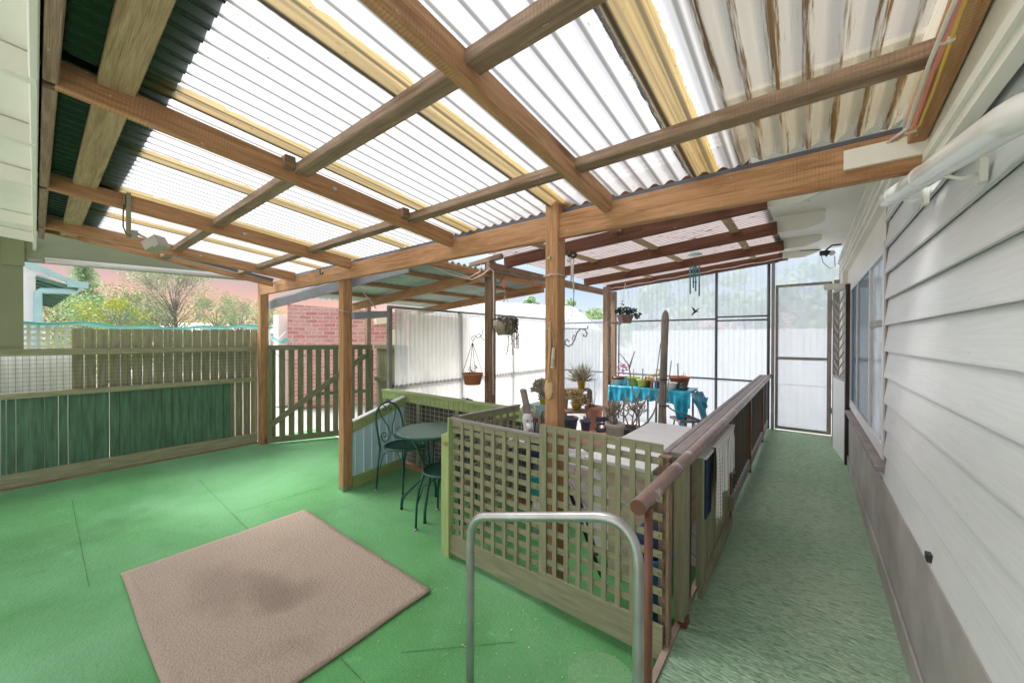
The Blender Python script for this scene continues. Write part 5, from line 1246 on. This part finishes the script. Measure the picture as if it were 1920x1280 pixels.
# big brush on the post
yb=1.842; t=thing('long_handled_brush','long handled beech bath brush hanging on the centre post','brush',P(1030,700,Y=yb))
g=MB(); c=P(1029.5,729,Y=yb); 
g.grid(lambda i,j:c+Vector((.0285*math.cos(6.2832*i)*math.sin(math.pi*j),-.012*math.sin(6.2832*i)*math.sin(math.pi*j)-.004,.062*math.cos(math.pi*j))),24,12,1,1); g.build('head',M['brushwood'],t)
g=MB(); g.tube([P(1029.5,716,Y=yb-.01),P(1029,690,Y=yb-.008),P(1031,650,Y=yb-.008),P(1031,622,Y=yb-.008),P(1030,613,Y=yb-.008)],[.010,.006,.008,.009,.005],10); g.build('handle',M['brushwood'],t)
g=MB(); 
for k in range(110):
    a=random.uniform(-1.5,1.5); g.tube([c+Vector((.020*math.cos(a),.0,.055*math.sin(a))),c+Vector((.034*math.cos(a),.012,.058*math.sin(a)))],.0012,4)
g.build('bristles',M['bristle'],t)
t=thing('bottle_brush','small white bristle brush hanging on a string beside the long brush','brush',P(1038,670,Y=yb)); g=MB(); 
g.tube([P(1038,652,Y=yb-.005),P(1037,670,Y=yb-.005),P(1036,686,Y=yb-.005)],[.009,.011,.010],10); g.blob(P(1036.5,688,Y=yb-.005),.013,8,.2); g.build('bristles',M['bristle'],t)
g=MB(); g.tube([P(1031,612,Y=yb),P(1037,625,Y=yb),P(1038,652,Y=yb)],.0022,5); g.build('string',M['rope'],t)
g=MB(); g.tube([P(u,v,Y=yb) for u,v in ((1024,617),(1028,609),(1031,602),(1032,612),(1027,616),(1023,619))],.004,6); o=g.build('rope_knot',M['rope']); tag(o,'pale rope knot holding the brushes on the centre post','rope')
# rope round posts
g=MB(); z_=P(1040,515,Y=yb).z; x_,y_=-1.17,1.895; h=.049
g.tube([(x_-h,y_-h,z_),(x_+h,y_-h,z_+.004),(x_+h,y_+h,z_),(x_-h,y_+h,z_),(x_-h,y_-h,z_)],.004,6); g.tube([(x_-h,y_-h,z_-.006),(x_+.0,y_-h,z_+.008),(x_+h,y_-h,z_-.002)],.003,6); o=g.build('rope_tie',M['rope']); tag(o,'rope tied round the centre post above the brushes','rope')
g=MB(); z_=P(648,583,Y=1.9).z; x_,y_=-3.68,1.945; h=.052
g.tube([(x_-h,y_-h,z_+.01),(x_+.0,y_-h-.002,z_+.012),(x_+h,y_-h,z_),(x_+h,y_+h,z_-.01)],.005,6); g.tube([(x_+h,y_+h,z_-.01),P(728,583,X=-4.2)],.004,5); g.tube([P(705,578,X=-3.9),P(672,536,X=-3.4)],.006,6);o=g.build('rope_tie',M['rope']); tag(o,'rope tied round the left post and stretched towards the clear screen','rope')
# scroll bracket right of centre post
Ds=2.25; t=thing('plant_bracket','grey wrought iron scroll bracket fixed to the right side of the centre post','bracket',P(1058,640,D=Ds))
g=MB(); g.bar(P(1056.5,618,D=2.2),P(1056.5,651,D=2.2),.012,.005,(0,1,0)); g.build('plate',M['pipe_grey'],t)
seq=[(1067,640),(1063,636),(1059,640),(1060,646),(1066,649),(1073,645),(1078,635),(1082,623),(1089,616),(1097,618),(1101,625),(1099,631),(1094,630),(1094,626)]
g=MB(); g.tube([P(u,v,D=Ds) for u,v in seq],.0042,8); g.tube([P(1076,628,D=Ds),P(1079,632,D=Ds),P(1076,640,D=Ds),P(1073,634,D=Ds),P(1076,628,D=Ds)],.003,6); g.tube([P(1058,616,D=Ds),P(1103,616,D=Ds)],.0025,6); g.blob(P(1102,613,D=Ds),.006,8,0); g.build('scroll',M['pipe_grey'],t)
# pulley rope cluster
t=thing('pulley','black pulley with white rope hanging behind the centre post','pulley',P(1072,490,D=3.0)); g=MB(); q=P(1073,478,D=3.0)
g.tube([q+hdv*.03*math.cos(a)+ZZ*.02*math.sin(a) for a in [k*.35 for k in range(19)]],.010,8); g.blob(q-hdv*.02,.02,8,.2); g.build('wheel',M['black'],t)
g=MB(); g.tube([P(1066,484,D=3.0),P(1072,500,D=3.0),P(1071,527,D=3.0)],.007,7); g.tube([P(1076,484,D=3.0),P(1074,505,D=3.0),P(1076,548,D=3.0)],.006,7); g.blob(P(1067,487,D=3.0),.022,8,.4); g.build('rope',M['cable_white'],t)
g=MB(); g.tube([P(1076,548,D=3.0),P(1075,575,D=3.0),P(1071,594,D=3.0),P(1064,602,D=3.0)],.003,5); g.build('tail',M['pipe_dark'],t)
# S hooks
for (u,v,D,s_,lab) in ((885,170,1.6,.02,'small dark hook hanging from the upper rafter'),(1201,402,2.0,.022,'dark S hook with a bit of string hanging on the main beam'),(600,512,3.9,.03,'black hook at the left end of the main beam')):
    q=P(u,v,D=D); g=MB(); g.tube([q+ZZ*s_*1.6,q+ZZ*s_*.4,q+hdv*s_*.15-ZZ*s_*.2,q+hdv*s_*.5-ZZ*s_*.5,q+hdv*s_*.9-ZZ*s_*.1,q+hdv*s_*.9+ZZ*s_*.3],.0022 if D<3 else .006,6)
    if D==2.0: g.tube([q-ZZ*.01,q-ZZ*.09],.0018,4)
    o=g.build('hook',M['black']); tag(o,lab,'hook')
# flood light & bracket
t=thing('floodlight','small grey floodlight hanging from the rafters at the left','lamp',P(292,456,D=2.5))
g=MB(); q=P(291,457,D=2.5); ax1=(hdv*.85+ZZ*.5).normalized(); ax2=(ZZ*.85-hdv*.5).normalized(); g.box(q,.10,.08,.06,(ax1,vd,ax2)); g.box(q+ax1*.03-ax2*.035,.035,.09,.02,(ax1,vd,ax2)); g.build('lamp_head',M['box_grey'],t)
g=MB(); g.box(P(252,440,D=2.45),.035,.03,.05); g.build('sensor_box',M['box_grey'],t)
g=MB(); g.tube([P(258,438,D=2.45),P(272,446,D=2.48),P(282,450,D=2.5)],.008,6); g.build('arm',M['box_grey'],t)
g=MB(); g.bar(P(241,362,D=2.4),P(241,446,D=2.4),.018,.022,(0,1,0)); g.bar(P(232,362,D=2.38),P(233,384,D=2.38),.03,.004,(0,1,0)); g.build('hanger',M['olive'],t)
g=MB(); g.tube([P(u,v,D=2.38) for u,v in ((233,384),(231,400),(231,425),(237,440),(246,442))],.004,6); g.build('cable',M['brown_paint'],t)
# cables along the ledger
t=thing('cable_run','bundle of pink yellow and white cables clipped along the house ledger','cable',(.26,1,2.3))
def cab(off,mat,r):
    g=MB(); pts=[]
    for k in range(16):
        y_=-.6+k*.155; pts.append((.256+off+.006*math.sin(k*.9+off*90),y_,zr(y_)-.004+ (.0 if k<14 else .0)))
    pts.append((.22+off,1.80,zr(1.8)-.0)); g.tube(pts,r,7); g.build('cable',M[mat],t)
cab(.0,'cable_pink',.0045); cab(-.010,'cable_white',.005); cab(.010,'cable_yellow',.004)
g=MB()
for y_ in (.35,.85,1.35,1.75): g=MB(); g.bb(.243,.270,y_-.004,y_+.004,zr(y_)-.009,zr(y_)+.002); g.build('clip',M['cable_white'],t)
# cable and light on the far rafter + soffit lamp
g=MB(); pts=[]
for k in range(22):
    x_=-3.0+k*.13; pts.append((x_,6.815,rr(x_,6.86)+.03+.008*math.sin(k*1.9)))
g.tube(pts,.006,5); o=g.build('cable',M['cable_white']); tag(o,'white cable clipped along the last stained rafter','cable')
t=thing('soffit_lamp','small black spotlight with a looping cable under the soffit','lamp',P(1548,475,Y=6.2)); q=P(1548,474,Y=6.2)
g=MB(); g.tube([q-Vector((.06,0,-.0)),q,q+Vector((.03,0,-.02))],[.03,.035,.045],12); g.build('lamp_head',M['black'],t)
g=MB(); g.blob(q+Vector((.06,0,-.01)),.035,10,0); g.build('bulb',M['pot_white'],t)
g=MB(); g.tube([q+ZZ*.03,P(1560,460,Y=6.2),P(1578,458,Y=6.2)],.010,6); g.tube([P(1540,478,Y=6.2),P(1543,492,Y=6.2),P(1556,503,Y=6.2),P(1566,500,Y=6.2),P(1565,480,Y=6.2)],.004,5); g.tube([P(1500,470,Y=6.3),P(1540,468,Y=6.2)],.006,5); g.build('cable',M['black'],t)
# cable loops at middle post
g=MB(); g.tube([P(u,v,D=3.75) for u,v in ((812,500),(840,512),(862,519),(885,524),(905,515),(918,503),(925,508),(926,560),(924,640),(925,740))],.006,6); g.tube([P(u,v,D=3.75) for u,v in ((850,510),(880,520),(900,509),(902,495))],.005,6); o=g.build('cable',M['cable_white']); tag(o,'white cable looping to the middle post and running down it','cable')
# small dark plant on the ledge
c=P(875,752,Y=2.95); t=thing('potted_plant','small dark spiky plant on the enclosure behind the green rail','potted plant',c-ZZ*.05); pot_mesh(c-ZZ*.07,.03,.04,.06).build('pot',M['pot_black'],t); g=MB(); leafcloud(g,c+ZZ*.01,(.09,.05,.025),90,.02,random.Random(6)); g.build('plant',M['leaf_grey'],t)

# ================= BEYOND THE PATIO =================
def tree(label,x,y,h,R,mat,n=1600,leaf=.14,trunk=.10,seed=1,clusters=26,zc=.62,sparse=False,group='trees and shrubs beyond the fence',name='tree',bz=0.0):
    rnd=random.Random(seed); t=thing(name,label,'tree',(x,y,bz),group); g=MB(); lf=MB(); b=Vector((x,y,bz))
    g.tube([b,b+Vector((.05,0,h*.25)),b+Vector((-.04,.05,h*.5)),b+Vector((0,0,h*.8))],[trunk,trunk*.8,trunk*.55,trunk*.2],8)
    for k in range(clusters):
        a=rnd.uniform(0,6.283); zz=h*rnd.uniform(.18,1.0)
        prof=math.sin(math.pi*min(1,max(.02,(zz/h-.08)/.95)))**.6 if not name=='conifer_tree' else (1.05-zz/h)
        rr_=R*prof*rnd.uniform(.45,1); c=b+Vector((math.cos(a)*rr_,math.sin(a)*rr_,zz))
        s0=b+Vector((0,0,zz*.62)); g.tube([s0,s0.lerp(c,.5)+Vector((rnd.gauss(0,.1),rnd.gauss(0,.1),.1)),c],[trunk*.3,trunk*.16,trunk*.05],5)
        if sparse:
            for q in range(6):
                e=c+Vector((rnd.gauss(0,R*.16),rnd.gauss(0,R*.16),abs(rnd.gauss(0,R*.16)))); g.tube([s0.lerp(c,.7),e],[trunk*.08,trunk*.03],4,False)
        cr_=R*rnd.uniform(.22,.38); leafcloud(lf,c,(cr_,cr_,cr_*.75),int(n/clusters),leaf,rnd)
    g.build('trunk',M['bark'],t); lf.build('crown',M[mat],t); return t
def atY(u,D): q=P(u,635,D=D); return q.x,q.y
x_,y_=atY(158,17); tree('tall pointed grey green conifer beyond the fence, beside the neighbour roof',x_,y_,5.0,1.2,'f_conifer',14000,.05,.12,1,70,name='conifer_tree')
x_,y_=atY(105,14); tree('broad dark green shrub beside the teal downpipe of the neighbour',x_,y_,3.3,1.4,'f_mid',8000,.05,.08,2,50)
x_,y_=atY(205,13); tree('rounded mid green shrub in the middle of the fence opening',x_,y_,3.1,1.6,'f_mid',9000,.05,.08,3,50)
x_,y_=atY(262,15); tree('mid green shrub left of the sparse branching tree',x_,y_,3.2,1.3,'f_mid',7000,.05,.08,13,44)
x_,y_=atY(150,11); tree('yellow leaved shrub rising just above the fence at the left',x_,y_,2.45,1.0,'f_yellow',1500,.04,.05,4,14)
x_,y_=atY(222,11); tree('yellow leaved shrub rising just above the middle of the fence',x_,y_,2.6,.9,'f_yellow',1500,.04,.05,5,14)
x_,y_=atY(328,14); tree('sparse grey branched tree with few pale leaves beyond the fence',x_,y_,4.4,1.9,'f_sparse',14000,.035,.055,6,80,sparse=True)
x_,y_=atY(405,18); tree('small rounded green tree behind the right end of the fence opening',x_,y_,3.6,1.4,'f_mid',6000,.05,.09,7,36)
x_,y_=atY(452,15); tree('thin leafless looking shrub left of the fence end post',x_,y_,3.0,1.0,'f_sparse',6000,.035,.05,8,40,sparse=True)
x_,y_=atY(590,16); tree('sparse shrub in front of the white wall end',atY(498,14)[0],atY(498,14)[1],2.8,.8,'f_sparse',6000,.035,.05,9,36,sparse=True)
# distant trees seen between the posts
x_,y_=atY(1000,38); tree('distant dark green tree above the neighbour roof at the middle',x_,y_,5.6,1.5,'f_mid',1200,.16,.12,21,18,group='distant trees above the roofs')
x_,y_=atY(1068,44); tree('distant pointed tree just right of the centre post',x_,y_,6.0,1.6,'f_conifer',1200,.16,.12,22,18,group='distant trees above the roofs')
x_,y_=atY(1112,40); tree('distant rounded hedge tree left of the far post',x_,y_,4.6,2.6,'f_mid',2200,.16,.12,23,24,group='distant trees above the roofs')
for k,(u,D,h) in enumerate(((1220,26,5.5),(1290,24,6.2),(1395,26,6.4),(1515,24,6.0))):
    x_,y_=atY(u,D); tree(['tree blurred behind the left of the end screen','tree blurred behind the middle of the end screen','tree blurred behind the right bay of the end screen','tree blurred behind the screen door'][k],x_,y_,h,3.0,'f_mid',1400,.25,.15,30+k,20,group='trees behind the frosted screen')
# neighbour house at left
nh=thing('neighbour_house','white neighbour house with teal gutter and deep eave at the left edge of the opening','house',(-13,1,0))
NX=-11.2
a=P(56,560,X=NX); 
y0=P(20,560,X=NX).y-3; y1=P(67,560,X=NX).y
g=MB(); g.bb(NX-6,NX,y0,y1,-.02,4.2); g.build('wall',M['house_white'],nh)
g=MB(); g.tube([P(71,606,X=NX+.06)-ZZ*2,P(71,606,X=NX+.06),P(71,548,X=NX+.06),P(77,545,X=NX+.06),P(142,546,X=NX+.06),P(148,540,X=NX+.06),P(148,532,X=NX+.06)],.055,10); g.build('downpipe',M['teal_pale'],nh)
e0=P(46,492,X=NX+.1); e1=P(148,534,X=NX+.1)
g=MB(); g.bar(e0-(e1-e0)*.6,e1,.06,.10); g.bar(e1-Vector((0,.15,0)),e1+Vector((0,.12,0)),.12,.12); g.build('gutter',M['teal_pale'],nh)
g=MB(); g.prism([P(45,500,X=NX+.02),P(67,510,X=NX+.02),P(100,520,X=NX+.02),P(60,520,X=NX+.02),P(45,520,X=NX+.02)],(-.05,0,0)); g.build('gable_board',M['house_white'],nh)
# sloping eave with visible ribs
g=MB()
q0,q1=P(67,518,X=NX+.12),P(146,541,X=NX+.12); q3,q2=P(67,566,X=NX-2.4),P(100,574,X=NX-2.4)
g.prism([q0,q1,q2,q3],(0,0,.03)); g.build('eave',M['teal_pale'],nh)
for k in range(10):
    g=MB(); t_=k/9; a_=q0.lerp(q3,t_); b_=q1.lerp(q2,t_); g.bar(a_-ZZ*.02,b_-ZZ*.02,.05,.05); g.build('eave_batten',M['darkgreen'],nh)
# brick building
bw=thing('brick_building','red brick building with white end wall beyond the picket gate','building',(-9,5,0))
b0=P(539,574,D=8.2); b1=P(725,587,D=9.0); b0.z=b1.z=0
bd=(b1-b0); bl=bd.length; bdn=bd.normalized(); bn=Vector((bdn.y,-bdn.x,0)); ht=2.28
g=MB(); c_=[b0,b0+bdn*bl*1.2]
g.quad(c_[0],c_[1],c_[1]+ZZ*(ht-.12),c_[0]+ZZ*ht,[(0,0),(bl*1.2,0),(bl*1.2,ht-.12),(0,ht)])
g.quad(c_[0]-bn*4,c_[0],c_[0]+ZZ*ht,c_[0]-bn*4+ZZ*ht,[(0,0),(4,0),(4,ht),(0,ht)]); g.quad(c_[0]+ZZ*ht,c_[1]+ZZ*(ht-.12),c_[1]-bn*4+ZZ*(ht-.12),c_[0]-bn*4+ZZ*ht)
g.build('brick_wall',M['brick'],bw)
q=P(526,600,D=8.6); g=MB(); g.bb(q.x-.13,q.x+.15,q.y-.1,q.y+2.5,0,P(526,590,D=8.6).z); g.build('white_end',M['house_white'],bw)
# low white roof strip beyond fence
q=P(420,608,D=20); g=MB(); g.box(Vector((q.x-.8,q.y,.9)),2.5,5.0,1.9); g.prism([(q.x+.8,q.y-3,1.8),(q.x+.8,q.y+4,1.8),(q.x-2.5,q.y+4,2.32),(q.x-2.5,q.y-3,2.32)],(0,0,.06)); o=g.build('white_shed',M['neigh_roof']); tag(o,'low white roofed shed beyond the right part of the fence','shed')
# tarp bundle near the end post with white poles
g=MB()
def tf(i,j):
    p=P(497,632,D=7.4).lerp(P(533,638,D=7.4),i); return p+vd*(.4*j)+ZZ*(.05*math.sin(i*7+j*3)-.06*j)-ZZ*.0
g.grid(tf,16,6,.4,.4)
o=g.build('aqua_tarp',M['shade_tarp'],None,.012); tag(o,'folded aqua tarp beyond the picket gate in front of the brick wall','tarp')
g=MB(); g.tube([P(504,615,D=7.2),P(506,640,D=7.2),Vector((P(506,640,D=7.2).x,P(506,640,D=7.2).y,0))],.018,7); g.tube([P(500,620,D=7.2),P(514,643,D=7.2)],.014,7); g.tube([P(536,622,D=7.2),P(518,640,D=7.2)],.014,7); g.build('pole',M['house_white'],o)
# neighbour house behind the clear screens
n2=thing('rear_neighbour_house','white roofed neighbour house with cream wall behind the clear side screen','house',(-7,12,0))
ra=P(760,592,D=9); rb=P(1129,622,D=13.5); rc=P(1040,579,D=15); rd=P(868,560,D=12)
g=MB(); g.prism([ra,rb,P(1075,577,D=17),P(990,572,D=16),P(880,566,D=13)],(0,0,.06)); g.build('roof',M['neigh_roof'],n2)
wa=ra+vd*.3; wb=rb+vd*.3; g=MB(); g.prism([Vector((wa.x,wa.y,0)),Vector((wb.x,wb.y,0)),wb-ZZ*.02,wa-ZZ*.02],vd*.2); g.build('wall',M['neigh_cream'],n2)
g=MB(); g.bar(ra-vd*.05,rb-vd*.05,.10,.12); g.build('gutter',M['neigh_cream'],n2)
g=MB(); g.bar(P(702,603,D=8.8),P(730,600,D=9.0),.3,.14); g.bb(P(727,620,D=9).x-.1,P(727,620,D=9).x+.3,P(727,620,D=9).y,P(727,620,D=9).y+.3,0,1.75); g.build('eave_end',M['neigh_cream'],n2)
# wall blurred behind the end screen
g=MB(); g.bb(-6,1.5,16,16.3,0,1.9); o=g.build('garden_wall',M['house_white']); tag(o,'pale garden wall blurred behind the frosted end screen','wall')
# fallen leaves and grit on the carpet
rnd=random.Random(77); g=MB()
for k in range(420):
    x_=rnd.uniform(-5.2,-.6); y_=rnd.uniform(-.3,1.75)
    if rnd.random()<.5: y_=1.75-abs(rnd.gauss(0,.35)); x_=rnd.uniform(-2,-.6)
    z_=.006 if x_>-3.6 else .006+.1*(-3.6-x_)/2.35
    if -3.52<x_<-1.74 and .33<y_<1.48: z_+=.015
    a=rnd.uniform(0,6.28); l_=rnd.uniform(.002,.0065); w_=l_*rnd.uniform(.3,.8); u_=Vector((math.cos(a),math.sin(a),rnd.uniform(-.2,.2))); v_=Vector((-math.sin(a),math.cos(a),rnd.uniform(-.2,.2))); c=Vector((x_,y_,z_))
    g.quad(c-u_*l_-v_*w_*.3,c+v_*w_,c+u_*l_,c-v_*w_)
o=g.build('leaf_litter',M['litter']); tag(o,kind='stuff')
# render settings
S.render.engine='CYCLES'
S.cycles.use_denoising=True
S.cycles.max_bounces=8; S.cycles.diffuse_bounces=5; S.cycles.transparent_max_bounces=16; S.cycles.transmission_bounces=8
